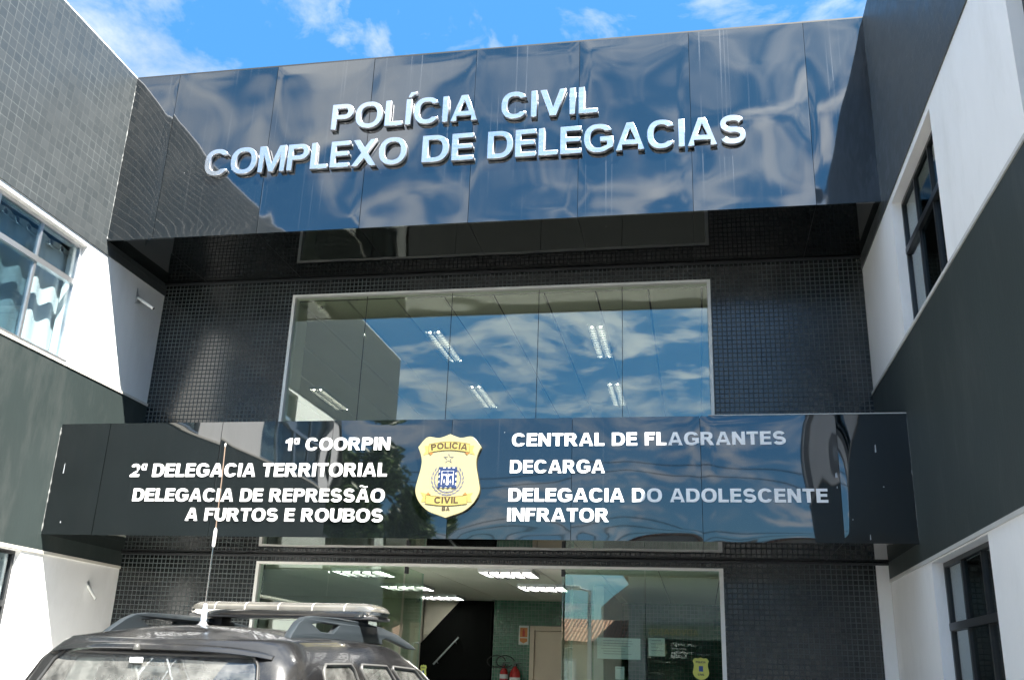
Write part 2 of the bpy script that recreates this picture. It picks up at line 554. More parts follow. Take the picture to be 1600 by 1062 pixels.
def glyph(ch, s, b):
    """(advance, contours) for a bold grotesque capital, cap height 1; s stem, b bar thickness"""
    if ch == 'I': return s, [[(0, 0), (s, 0), (s, 1), (0, 1)]]
    if ch == 'Í':
        w, c = glyph('I', s, b)
        return w, c + [[(s * .25, 1.07), (s * .25 + .12, 1.07), (s * .25 + .34, 1.27), (s * .25 + .10, 1.27)]]
    if ch == 'L': return .66, [[(0, 0), (.66, 0), (.66, b), (s, b), (s, 1), (0, 1)]]
    if ch == 'E':
        w = .72
        m = .5 - b / 2 + .02
        return w, [[(0, 0), (w, 0), (w, b), (s, b), (s, m), (w * .93, m), (w * .93, m + b), (s, m + b), (s, 1 - b), (w * .98, 1 - b), (w * .98, 1), (0, 1)]]
    if ch == 'F':
        w = .68
        m = .42
        return w, [[(0, 0), (s, 0), (s, m), (w * .88, m), (w * .88, m + b), (s, m + b), (s, 1 - b), (w, 1 - b), (w, 1), (0, 1)]]
    if ch == 'T':
        w = .76
        return w, [[(w / 2 - s / 2, 0), (w / 2 + s / 2, 0), (w / 2 + s / 2, 1 - b), (w, 1 - b), (w, 1), (0, 1), (0, 1 - b), (w / 2 - s / 2, 1 - b)]]
    if ch == 'V':
        w = .92
        k = s * 1.1
        return w, [[(w / 2 - k * .5, 0), (w / 2 + k * .5, 0), (w, 1), (w - k, 1), (w / 2, .30), (k, 1), (0, 1)]]
    if ch == 'A' or ch == 'Ã':
        w = .96
        k = s * 1.1
        t0, t1 = .20, .20 + b
        def xl(y): return k + (w / 2 - k) * y / .74   # inner left edge
        out = [(0, 0), (k, 0), (xl(t0) - k * .36, t0), (w - xl(t0) + k * .36, t0), (w - k, 0), (w, 0), (w / 2 + k * .52, 1), (w / 2 - k * .52, 1)]
        hole = [(xl(t1) - k * .22, t1), (w - xl(t1) + k * .22, t1), (w / 2, .80)]
        cs = [out, hole]
        if ch == 'Ã':
            pts = [(w * .22 + w * .56 * i / 12, 1.17 + .05 * math.sin(2 * math.pi * i / 12)) for i in range(13)]
            cs.append(stroke(pts, .09))
        return w, cs
    if ch == 'X':
        w = .92
        k = s * 1.15
        m = .5
        g = k * .5
        return w, [[(0, 0), (k, 0), (w / 2, m - .20), (w - k, 0), (w, 0), (w / 2 + g, m), (w - .02, 1), (w - k - .02, 1), (w / 2, m + .20), (k + .02, 1), (.02, 1), (w / 2 - g, m)]]
    if ch == 'N':
        w = .84
        return w, [[(0, 0), (s * .95, 0), (s * .95, .60), (w - s, 0), (w, 0), (w, 1), (w - s * .95, 1), (w - s * .95, .40), (s, 1), (0, 1)]]
    if ch == 'M':
        w = 1.02
        q = s * .92
        return w, [[(0, 0), (q, 0), (q, .66), (w / 2 - s * .42, 0), (w / 2 + s * .42, 0), (w - q, .66), (w - q, 0), (w, 0), (w, 1), (w - s * 1.25, 1), (w / 2, .32), (s * 1.25, 1), (0, 1)]]
    if ch == 'O':
        w = 1.0
        return w, [ell(w / 2, .5, w / 2, .515, 0, 360, 44)[:-1], ell(w / 2, .5, w / 2 - s, .515 - b, 0, 360, 44)[:-1]]
    if ch == 'D':
        w = .88
        x = w * .46
        return w, [[(0, 0)] + ell(x, .5, w - x, .5, -90, 90, 24) + [(0, 1)], [(s, b)] + ell(x, .5, w - x - s, .5 - b, -90, 90, 20) + [(s, 1 - b)]]
    if ch in 'PRB':
        w = .80 if ch != 'B' else .84
        x = w * .58
        lo = .40 if ch != 'B' else .5
        r = (1 - lo) / 2
        cy = lo + r
        bowl = ell(x, cy, w - x, r, -90, 90, 16)
        hole = [(s, lo + b)] + ell(x, cy, max(w - x - s, .06), r - b, -90, 90, 12) + [(s, 1 - b)]
        if ch == 'P': return w, [[(0, 0), (s, 0), (s, lo)] + bowl + [(0, 1)], hole]
        if ch == 'R':
            w2 = .90
            bowl = ell(x, cy, w - x, r, -62, 90, 14)
            return w2, [[(0, 0), (s, 0), (s, lo), (s + .12, lo), (w2 - s * 1.15, 0), (w2, 0)] + bowl + [(0, 1)], hole]
        up = ell(x - .02, .75, w - x - .03, .25, -75, 90, 14)
        dn = ell(x, .265, w - x, .265, -90, 72, 14)
        return w, [[(0, 0)] + dn + up + [(0, 1)],
                   [(s, .58)] + ell(x - .02, .715, max(w - x - s, .07), .13, -90, 90, 10) + [(s, .845)] if b > .2 else [(s, .5 + b * .45)] + ell(x - .02, .5 + b * .45 + (.5 - b * 1.45) / 2, w - x - s, (.5 - b * 1.45) / 2, -90, 90, 10) + [(s, 1 - b)],
                   [(s, b)] + ell(x, b + (.53 - b * 1.5) / 2, w - x - s * .95, (.53 - b * 1.5) / 2, -90, 90, 10) + [(s, .53 - b * .5)]]
    if ch == 'U':
        w = .84
        return w, [ell(w / 2, .42, w / 2, .435, 180, 360, 24) + [(w, 1), (w - s, 1)] + ell(w / 2, .42, w / 2 - s, .435 - b, 360, 180, 20) + [(s, 1), (0, 1)]]
    if ch == 'C':
        w = .94
        o = ell(w / 2, .5, w / 2, .515, 38, 322, 34)
        i = ell(w / 2, .5, w / 2 - s, .515 - b, 46, 314, 30)
        o[0] = (o[0][0] + .03, o[0][1] - .06)
        o[-1] = (o[-1][0] + .03, o[-1][1] + .06)
        return w, [o + i[::-1]]
    if ch == 'G':
        w = .98
        o = ell(w / 2, .5, w / 2, .515, 36, 312, 34)
        i = ell(w / 2, .5, w / 2 - s, .515 - b, 46, 300, 30)
        o[0] = (o[0][0] + .03, o[0][1] - .06)
        return w, [o + [(w, .16), (w, .55), (w * .55, .55), (w * .55, .55 - b), (w - s, .55 - b), (w - s, .24)] + i[::-1]]
    if ch == 'S':
        w = .84
        t = (s + b) / 2
        r = (1.03 - t) / 4
        c = w / 2
        rx = w / 2 - s / 2
        pts = ell(c - .01, .515 + r - .015, rx - .02, r, 22, 270, 24, 2.2) + ell(c, .5 - r, rx, r, 90, -158, 24, 2.2)[1:]
        return w, [stroke(pts, t)]
    if ch == '1': return .52, [[(.24, 0), (.24 + s, 0), (.24 + s, 1.0), (.24 + s * .3, 1.0), (0, .80), (0, .58), (.24, .68)]]
    if ch == '2':
        w = .72
        t = (s + b) / 2 * .95
        pts = ell(w / 2, .70, w / 2 - s / 2, .30 - t / 2, 165, -30, 16, 2.1)
        top = stroke(pts + [(.42, .36)], t)
        n = len(top) // 2
        return w, [top[:n - 1] + [(.30, .36), (0, .12), (0, 0), (w, 0), (w, b), (.33, b), (.60, .40)] + top[n + 1:]]
    if ch == 'ª':
        w = .40
        return w, [[(w, .50), (w, 1.0), (w - .13, 1.0)] + ell(.19, .75, .19, .26, 75, 285, 16) + [(w - .13, .50)], ell(.205, .75, .085, .15, 0, 360, 14)[:-1]]
    return .34, []


def curve_mesh(contours, depth, bevel=0.0):
    cu = bpy.data.curves.new('tmp_curve', 'CURVE')
    cu.dimensions = '2D'
    cu.fill_mode = 'BOTH'
    cu.extrude = depth / 2
    if bevel:
        cu.bevel_depth = bevel
        cu.bevel_resolution = 1
        cu.offset = -bevel
    for c in contours:
        sp = cu.splines.new('POLY')
        sp.points.add(len(c) - 1)
        for q, p in zip(sp.points, c):
            q.co = (p[0], p[1], 0, 1)
        sp.use_cyclic_u = True
    o = bpy.data.objects.new('tmp_curve', cu)
    COL.objects.link(o)
    dg = bpy.context.evaluated_depsgraph_get()
    me = bpy.data.meshes.new_from_object(o.evaluated_get(dg))
    bpy.data.objects.remove(o)
    bpy.data.curves.remove(cu)
    return me


def layout(text, s, b, gap):
    x = 0
    out = []
    for ch in text:
        if ch == ' ':
            x += .42
            continue
        w, c = glyph(ch, s, b)
        out.append((ch, x, w, c))
        x += w + gap
    return x - gap, out


UPR = Matrix(((1, 0, 0, 0), (0, 0, -1, 0), (0, 1, 0, 0), (0, 0, 0, 1)))     # flat curve -> upright, facing -y


def text_contours(text, x0, x1, z0, h, s, b, gap):
    """contours of a whole line, fitted between x0 and x1, base line z0, cap height h"""
    w, gl = layout(text, s, b, gap)
    k = (x1 - x0) / w
    return [[(x0 + (gx + p[0]) * k, z0 + p[1] * h) for p in c] for (_, gx, _, cs) in gl for c in cs]


def flat_text(name, text, x0, x1, z0, h, y, mat, parent, s=.27, b=.21, gap=.09, depth=0.004):
    w, gl = layout(text, s, b, gap)
    k = (x1 - x0) / w
    words = [[]]
    for i, (_, gx, _, cs) in enumerate(gl):                      # every word is a piece of its own
        if i and gx - (gl[i - 1][1] + gl[i - 1][2]) > .3: words.append([])
        words[-1] += [[(x0 + (gx + p[0]) * k, z0 + p[1] * h) for p in c] for c in cs]
    for cs in words:
        me = curve_mesh(cs, depth)
        me.transform(Matrix.Translation((0, y, 0)) @ UPR)
        obj(name, me, mat, parent)


def shape(name, contours, y, depth, mat, parent, bevel=0.0, smooth=None):
    me = curve_mesh(contours, depth, bevel)
    me.transform(Matrix.Translation((0, y, 0)) @ UPR)
    return obj(name, me, mat, parent, smooth)


# ---------------------------------------------------------------- constants of the place
G = 0.14                    # ground level
XL, XR = -4.1, 4.1          # faces of the two wings
Z1, Z2, Z3, Z4 = 2.60, 4.45, 5.855, 8.10
WEND = -9.4                 # street end of the wings
D1, D2 = -1.30, -1.453      # fronts of the two fascias
# ---------------------------------------------------------------- ground and street
ASPH = M('asphalt', (0.055, 0.055, 0.056), 0.85, var=0.2, vscale=4, bump=0.4, bscale=120)
CONC = M('concrete_paving', (0.60, 0.59, 0.56), 0.8, var=0.12, vscale=1.5, bump=0.2, bscale=50)
SOIL = M('dry_ground', (0.20, 0.17, 0.12), 0.9, var=0.2, vscale=0.3, bump=0.3)
g = MB()
g.quad((-900, -900, G - 0.06), (900, -900, G - 0.06), (900, 900, G - 0.06), (-900, 900, G - 0.06))
props(obj('ground', g, SOIL), kind='structure')
g = MB().box(-14, 14, -6.6, -0.02, G - 0.055, G)
props(obj('forecourt', g, CONC), kind='structure')
g = MB().box(-14, 14, -13.4, -6.602, G - 0.055, G - 0.008)
props(obj('driveway', g, ASPH), kind='structure')
g = MB().quad((-120, -23.0, G - 0.05), (120, -23.0, G - 0.05), (120, -15.6, G - 0.05), (-120, -15.6, G - 0.05))
props(obj('street', g, ASPH), kind='structure')
g = MB().box(-120, 120, -15.6, -13.42, G - 0.05, G + 0.06, 0.02)
props(obj('sidewalk', g, CONC), kind='structure')
g = MB().box(-120, 120, -25.2, -23.0, G - 0.05, G + 0.08, 0.02)
props(obj('sidewalk', g, CONC), kind='structure')

# ---------------------------------------------------------------- central building
bld = thing('police_building', 'central black tiled building with a wide window and glass entrance between the two wings', 'building', (0, 0, G))
WX0, WX1, WZ0, WZ1 = -2.40, 2.49, 3.55, 5.80
DX0, DX1, DZ1 = -2.46, 2.52, 2.68
fw = MB()
fw.wall('x', 0, 0.22, XL, XR - .002, 2.752, 8.0, [(WX0, WX1, WZ0, WZ1)])
fw.wall('x', 0, 0.22, XL, 3.97, G, 2.752, [(DX0, DX1, G - 1, DZ1)])
obj('tiled_wall', fw, TILE_FRONT, bld)
obj('white_pier', MB().box(3.972, XR - .004, -0.012, 0.22, G, 2.748), WHITE, bld)
obj('roof', MB().box(XL, XR, -1.2, 9.0, 8.0, 8.06), CONC, bld)
# upper room
ub = MB()
for i in range(-8, 8):
    x = i * 0.603 - 0.01
    ub.box(max(x + 0.012, -4.6), min(x + 0.591, 4.6), 0.225, 8.0, 5.815, 5.84, 0.002)
obj('ceiling', ub, CEIL, bld)
obj('ceiling_void', MB().box(-4.7, 4.7, 0.225, 8.2, 5.87, 5.9), JOINT, bld)
ur = MB()
ur.box(-4.7, 4.7, 8.0, 8.15, 3.1, 5.86)
ur.box(-4.72, -4.6, 0.225, 8.0, 3.1, 5.86)
ur.box(4.6, 4.72, 0.225, 8.0, 3.1, 5.86)
obj('inner_wall', ur, M('pale_green_wall', (.72, .73, .62), .7, var=.05), bld)  # pale green paint, the same tone on every wall
obj('floor', MB().box(-4.8, 4.8, 0.225, 8.2, 2.78, 3.1), FLOORI, bld)
# upper window
wf = MB()
wf.box(WX0, WX0 + .035, -0.02, 0.12, WZ0, WZ1 - .03)
wf.box(WX1 - .035, WX1, -0.02, 0.12, WZ0, WZ1 - .03)
wf.box(WX0, WX1, -0.02, 0.12, WZ1 - .03, WZ1 - .001)
win = obj('window', wf, ALUW, bld)
xs = [WX0 + .036, -1.48, -0.445, 0.575, 1.52, WX1 - .036]
for a, b in zip(xs, xs[1:]):
    obj('pane', MB().box(a + .003, b - .003, 0.03, 0.04, WZ0, WZ1 - .031), GLASS, win)
sl = MB()
for x in xs[1:-1]:
    sl.box(x - .0028, x + .0028, 0.029, 0.041, WZ0, WZ1 - .031)
obj('silicone_joint', sl, JOINT, win)
obj('jamb_lining', MB().box(WX0 - .002, WX0 + .02, 0.125, 0.42, WZ0, WZ1 - .03), INNERW, win)

# lobby
lb = MB()
for i in range(-8, 8):
    x = i * 0.655 - 0.11
    lb.box(max(x + 0.006, -4.6), min(x + 0.649, 4.6), 0.225, 6.9, 2.70, 2.72, 0.001)
obj('ceiling', lb, CEIL, bld)
obj('ceiling_void', MB().box(-4.7, 4.7, 0.225, 7.0, 2.74, 2.76), JOINT, bld)
obj('floor', MB().box(-4.7, 4.7, -0.015, 7.0, G - .05, G + .012), FLOORI, bld)
LY = 5.2
obj('green_tiled_wall', MB().wall('x', LY, 0.15, -0.86, 4.6, G, 2.70, [(-.29, 0.66, G - 1, 2.33)]), TILE_GREEN, bld)
iw = MB()
iw.wall('x', LY, 0.15, -4.6, -2.05, G, 2.70)
iw.box(-4.72, -4.6, 0.225, 7.0, G, 2.73)
iw.box(4.6, 4.72, 0.225, 7.0, G, 2.73)
iw.box(-4.6, 4.6, 6.9, 7.0, G, 2.73)
obj('inner_wall', iw, INNERW, bld)
iw = MB().box(1.0, 1.12, 2.2, LY - .01, G, 2.69)
obj('partition_wall', iw, INNERD, bld)
obj('partition_wall', MB().box(-0.90, -0.862, LY + .16, 6.89, G, 2.69), INNERD, bld)

dr = thing('inner_door', 'beige door in the green tiled wall of the lobby', 'door', (0.18, LY, G))
fr = MB()
fr.box(-.288, -.22, LY - .02, LY + .1, G, 2.329)
fr.box(.59, .658, LY - .02, LY + .1, G, 2.329)
fr.box(-.219, .589, LY - .02, LY + .1, 2.26, 2.329)
obj('door_frame', fr, DOORB, dr)
leaf = MB().box(-.217, .587, LY + .02, LY + .06, G + .01, 2.257, .004)
leaf = obj('door_leaf', leaf, DOORB, dr)
hd = MB().tube([(-.12, LY + .02, 1.2), (-.12, LY - .04, 1.2), (-.02, LY - .04, 1.2)], .011)
hd.lathe([(0.028, 0), (0.028, .008)], (-.12, LY + .010, 1.2), axis='y')
obj('handle', hd, STEEL, leaf, 40)

# staircase seen through the open doorway
st = thing('staircase', 'dark stone staircase with a metal handrail behind the open entrance', 'staircase', (-1.5, 5.8, G))
stp = MB()
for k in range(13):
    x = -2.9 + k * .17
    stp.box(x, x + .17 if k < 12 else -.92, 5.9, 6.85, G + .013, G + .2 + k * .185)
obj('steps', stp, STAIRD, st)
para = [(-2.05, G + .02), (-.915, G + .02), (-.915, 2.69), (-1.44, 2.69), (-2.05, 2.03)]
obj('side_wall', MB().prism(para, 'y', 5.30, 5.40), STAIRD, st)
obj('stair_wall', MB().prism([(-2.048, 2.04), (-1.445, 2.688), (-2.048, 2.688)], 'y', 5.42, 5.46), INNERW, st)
obj('handrail', MB().tube([(-1.80, 5.22, 1.72), (-1.42, 5.22, 2.13)], .014, 10).tube([(-1.75, 5.22, 1.774), (-1.75, 5.30, 1.74)], .008, 8).tube([(-1.47, 5.22, 2.076), (-1.47, 5.30, 2.04)], .008, 8), ALU, st, 40)

# ---------------------------------------------------------------- entrance glass
ent = thing('entrance_frame', 'glass entrance front with white jambs and two fixed side panes under the lower sign', 'entrance', (0, 0.05, G))
ef = MB()
ef.box(DX0, DX0 + .035, -0.02, 0.10, G, DZ1 - .026)
ef.box(DX1 - .04, DX1, -0.02, 0.10, G, DZ1 - .026)
ef.box(DX0, DX1, -0.02, 0.10, DZ1 - .025, DZ1 - .001)
obj('jamb', ef, ALUW, ent)
obj('fixed_pane', MB().box(DX0 + .036, -1.64, 0.03, 0.04, G, DZ1 - .026), GLASSD, ent)
obj('fixed_pane', MB().box(-1.634, -.80, 0.03, 0.04, G, DZ1 - .026), GLASSD, ent)
obj('fixed_pane', MB().box(.93, 1.74, 0.03, 0.04, G, DZ1 - .026), GLASSD, ent)
obj('fixed_pane', MB().box(1.746, DX1 - .041, 0.03, 0.04, G, DZ1 - .026), GLASSD, ent)
for x, sgn, lab, lg in ((-.775, 1, 'left glass door leaf standing open inward beside the staircase', .66), (.905, 1, 'right glass door leaf standing open inward beside the beige inner door', .80)):
    gd = thing('glass_door', lab, 'door', (x, .04, G), 'open glass door leaves of the entrance')
    pane = obj('pane', MB().box(x - .005, x + .005, 0.045, 0.045 + lg, G + .01, DZ1 - .035), GLASSD, gd)
    fit = MB().box(x - .018, x + .018, 0.03, 0.085, DZ1 - .10, DZ1 - .03, .004)
    obj('pivot_fitting', fit, BLACKF, gd)
    hx = x - .04
    hh = MB().tube([(x + .02, .045 + lg - .07, 1.0), (hx - .01, .045 + lg - .07, 1.0), (hx - .01, .045 + lg - .07, 1.9), (x + .02, .045 + lg - .07, 1.9)], .014, 10)
    obj('pull_handle', hh, ALU, gd, 40)
    ed = MB().box(x - .0055, x + .0055, 0.045 + lg, 0.049 + lg, G + .01, DZ1 - .035)
    obj('polished_edge', ed, M('pale_glass_edge', (.35, .55, .48), .2, var=.05), gd)

# notices and stickers on the glass


def badge_outline(cx, z0, w, h):
    half = [(0.0, 1.0), (.17, .955), (.36, .965), (.5, .845), (.435, .71), (.435, .595), (.475, .45), (.5, .315), (.43, .185), (.28, .08), (.09, .025), (0, 0)]
    pts = half + [(-x, y) for x, y in half[-2:0:-1]]
    # round the outline with a closed Catmull-Rom between the sharp tips
    out = []
    n = len(pts)
    sharp = {0, 3, 11, n - 3}
    for i in range(n):
        p0, p1, p2, p3 = pts[i - 1], pts[i], pts[(i + 1) % n], pts[(i + 2) % n]
        m1 = ((p2[0] - p0[0]) / 2, (p2[1] - p0[1]) / 2) if i not in sharp else (p2[0] - p1[0], p2[1] - p1[1])
        m2 = ((p3[0] - p1[0]) / 2, (p3[1] - p1[1]) / 2) if (i + 1) % n not in sharp else (p2[0] - p1[0], p2[1] - p1[1])
        for k in range(5):
            t = k / 5
            a, b, c, d = 2 * t ** 3 - 3 * t * t + 1, t ** 3 - 2 * t * t + t, -2 * t ** 3 + 3 * t * t, t ** 3 - t * t
            out.append((cx + w * (a * p1[0] + b * m1[0] + c * p2[0] + d * m2[0]), z0 + h * (a * p1[1] + b * m1[1] + c * p2[1] + d * m2[1])))
    return out


YST = M('yellow_sticker', (.55, .55, .10), .5, var=.05)
INK = M('dark_printing_ink', (.03, .03, .04), .6)
BLUEI = M('blue_printing_ink', (.03, .07, .22), .5)


def sticker(cx, cz, w, h, y, label):
    o = thing('badge_sticker', label, 'sticker', (cx, y, cz))
    shape('film', [badge_outline(cx, cz - h / 2, w, h)], y - .001, .0015, YST, o)
    flat_text('lettering', 'POLICIA', cx - w * .3, cx + w * .3, cz + h * .25, h * .09, y - .0026, INK, o, depth=.001)
    flat_text('lettering', 'CIVIL', cx - w * .2, cx + w * .2, cz - h * .30, h * .09, y - .0026, INK, o, depth=.001)
    shape('crest', [[(cx - w * .13, cz + h * .12), (cx + w * .13, cz + h * .12), (cx + w * .13, cz - h * .12), (cx - w * .13, cz - h * .12)]], y - .0024, .001, BLUEI, o)
    return o


sticker(2.275, 1.725, .155, .21, .026, 'yellow badge shaped sticker on the right entrance pane near the white jamb')
sticker(-.60, 1.60, .07, .15, .33, 'small yellow badge sticker on the opened left glass door').rotation_euler = (0, 0, 0)


def notice(x0, x1, z0, z1, y, label, lines):
    o = thing('paper_notice', label, 'notice', ((x0 + x1) / 2, y, z0))
    obj('sheet', MB().box(x0, x1, y, y + .0012, z0, z1), PAPER, o)
    ln = MB()
    r = random.Random(int(x0 * 100))
    for k in range(lines):
        z = z1 - (z1 - z0) * (.15 + .75 * k / lines)
        xa = x0 + (x1 - x0) * (.08 + .1 * r.random())
        ln.box(xa, x0 + (x1 - x0) * (.62 + .32 * r.random()), y - .0012, y - .0004, z, z + .006)
    obj('print', ln, M('grey_print', (.30, .32, .33), .7), o)


notice(1.26, 1.69, 1.79, 1.99, .046, 'wide white notice sheet behind the right entrance pane', 6)
notice(1.77, 1.93, 1.83, 2.00, .046, 'narrow white notice sheet beside the wide one on the right entrance pane', 4)
notice(1.44, 1.53, 1.60, 1.72, .046, 'small white slip of paper below the wide notice on the entrance pane', 1)

# ---------------------------------------------------------------- lobby and room equipment


def light(name, cx, cy, z, lx, ly, label, group, slats, along, ntubes=2):
    o = thing(name, label, 'ceiling light', (cx, cy, z), group)
    f = MB()
    t = .012
    f.box(cx - lx / 2, cx + lx / 2, cy - ly / 2, cy - ly / 2 + t, z - .04, z)
    f.box(cx - lx / 2, cx + lx / 2, cy + ly / 2 - t, cy + ly / 2, z - .04, z)
    f.box(cx - lx / 2, cx - lx / 2 + t, cy - ly / 2 + t, cy + ly / 2 - t, z - .04, z)
    f.box(cx + lx / 2 - t, cx + lx / 2, cy - ly / 2 + t, cy + ly / 2 - t, z - .04, z)
    f.box(cx - lx / 2, cx + lx / 2, cy - ly / 2, cy + ly / 2, z, z + .004)
    obj('frame', f, ALU, o)
    s = MB()
    for k in range(1, slats + 1):
        if along == 'y':
            y = cy - ly / 2 + ly * k / (slats + 1)
            s.box(cx - lx / 2 + t, cx + lx / 2 - t, y - .011, y + .011, z - .06, z - .008)
        else:
            x = cx - lx / 2 + lx * k / (slats + 1)
            s.box(x - .012, x + .012, cy - ly / 2 + t, cy + ly / 2 - t, z - .06, z - .008)
    if along == 'y': s.box(cx - .012, cx + .012, cy - ly / 2 + t, cy + ly / 2 - t, z - .062, z - .006)
    obj('louvre', s, LOUV, o)
    for k in range(ntubes):
        q = (k + .5) / ntubes - .5
        if along == 'y': tb = MB().tube([(cx + q * lx, cy - ly / 2 + .05, z - .022), (cx + q * lx, cy + ly / 2 - .05, z - .022)], .011, 8)
        else: tb = MB().tube([(cx - lx / 2 + .05, cy + q * ly, z - .022), (cx + lx / 2 - .05, cy + q * ly, z - .022)], .011, 8)
        obj('tube', tb, TUBEU if along == 'y' else TUBE, o, 60)
    return o


gr = 'ceiling lights of the upper room'
L1 = light('ceiling_light', -1.03, 1.95, 5.814, .22, 1.26, 'long louvred ceiling light upstairs, nearest the glass on the left of the middle', gr, 13, 'y')
for (x, y, lab) in ((1.09, 1.93, 'long louvred ceiling light upstairs, nearest the glass on the right'),
                    (-1.03, 4.45, 'long louvred ceiling light upstairs, far row left of the middle'),
                    (1.10, 4.45, 'long louvred ceiling light upstairs, far row on the right'),
                    (-3.62, 4.45, 'long louvred ceiling light upstairs, far row at the left end')):
    dup(L1, (x, y, 5.814), lab, gr)
gr = 'square ceiling lights of the lobby'
L2 = light('ceiling_light', -1.58, 1.02, 2.699, .6, .6, 'square louvred lobby light, front row left above the fixed pane', gr, 4, 'x', 3)
for (x, y, lab) in ((.19, .84, 'square louvred lobby light, front row above the doorway'), (-1.60, 2.90, 'square louvred lobby light, second row left beside the glass door leaf'),
                    (.31, 2.60, 'square louvred lobby light, second row near the right door leaf'), (-1.55, 4.55, 'square louvred lobby light, back row left near the staircase')):
    dup(L2, (x, y, 2.699), lab, gr)


def dome(x, y, z, label):
    o = thing('security_camera', label, 'camera', (x, y, z))
    obj('base', MB().lathe([(.06, 0), (.062, -.03), (.05, -.045)], (x, y, z)), PLASTW, o, 40)
    obj('housing', MB().lathe([(.052, -.042), (.052, -.07), (.045, -.095), (.03, -.112), (.008, -.118)], (x, y, z)), PLASTW, o, 60)
    obj('lens', MB().lathe([(.022, 0), (.022, .012), (.016, .018)], (x + .02, y - .062, z - .075), axis='y'), BLACKF, o, 40)


dome(-2.17, .33, 5.813, 'white dome camera under the ceiling in the top left corner of the upper window')
dome(-1.85, 4.4, 2.698, 'white dome camera under the lobby ceiling near the staircase')


def extinguisher(x, z0, rad, h, label, band):
    y = LY - rad - .03
    o = thing('fire_extinguisher', label, 'fire extinguisher', (x, y, z0), 'fire extinguishers in the lobby')
    cyl = [(rad * .9, 0), (rad, .02), (rad, h * .78), (rad * .93, h * .85), (rad * .66, h * .92), (rad * .32, h * .97), (rad * .3, h)]
    obj('cylinder', MB().lathe(cyl, (x, y, z0), 28), REDP, o, 50)
    obj('label', MB().lathe([(rad + .0015, h * band[0]), (rad + .0015, h * band[1])], (x, y, z0), 28), PAPER if rad < .08 else M('green_label', (.10, .22, .20), .6), o, 50)
    obj('label', MB().lathe([(rad + .002, h * (band[1] + .06)), (rad + .002, h * (band[1] + .17))], (x, y, z0), 28), PAPER, o, 50)
    obj('valve', MB().box(x - .02, x + .02, y - .02, y + .02, z0 + h, z0 + h + .035, .004).box(x - .02, x + .09, y - .008, y + .008, z0 + h + .035, z0 + h + .05, .003), BLACKF, o)
    pts = []
    s = -1 if rad < .08 else -1.3
    for k in range(22):
        a = math.pi * (.05 + 1.75 * k / 21)
        pts.append((x + s * .12 + .12 * math.cos(a) * 1.15, y - .01 - .02 * k / 21, z0 + h + .06 + .085 * math.sin(a)))
    obj('hose', MB().tube(pts, .009, 8), BLACKR, o, 60)


extinguisher(-.66, 1.17, .062, .56, 'slim red fire extinguisher with white label, left of the pair by the green tiles', (.18, .62))
extinguisher(-.485, 1.17, .08, .56, 'thicker red fire extinguisher with green label, right of the pair by the green tiles', (.05, .55))

sg = thing('fire_sign', 'white plaque with a red extinguisher symbol on the green tiles above the extinguishers', 'sign', (-.385, LY, 2.05))
obj('plate', MB().box(-.465, -.31, LY - .006, LY - .001, 2.05, 2.33), PAPER, sg)
obj('symbol_field', MB().box(-.445, -.33, LY - .0085, LY - .0065, 2.16, 2.30), M('orange_print', (.65, .25, .05), .5), sg)
shape('pictogram', [[(-.405, 2.17), (-.37, 2.17), (-.37, 2.25), (-.378, 2.262), (-.378, 2.28), (-.397, 2.28), (-.397, 2.262), (-.405, 2.25)]], LY - .010, .002, M('red_print', (.5, .02, .02), .5), sg)
obj('caption_field', MB().prism([(-.445, 2.145), (-.33, 2.145), (-.33, 2.10), (-.388, 2.07), (-.445, 2.10)], 'y', LY - .0085, LY - .0065), M('orange_print'), sg)

# ---------------------------------------------------------------- the two wings


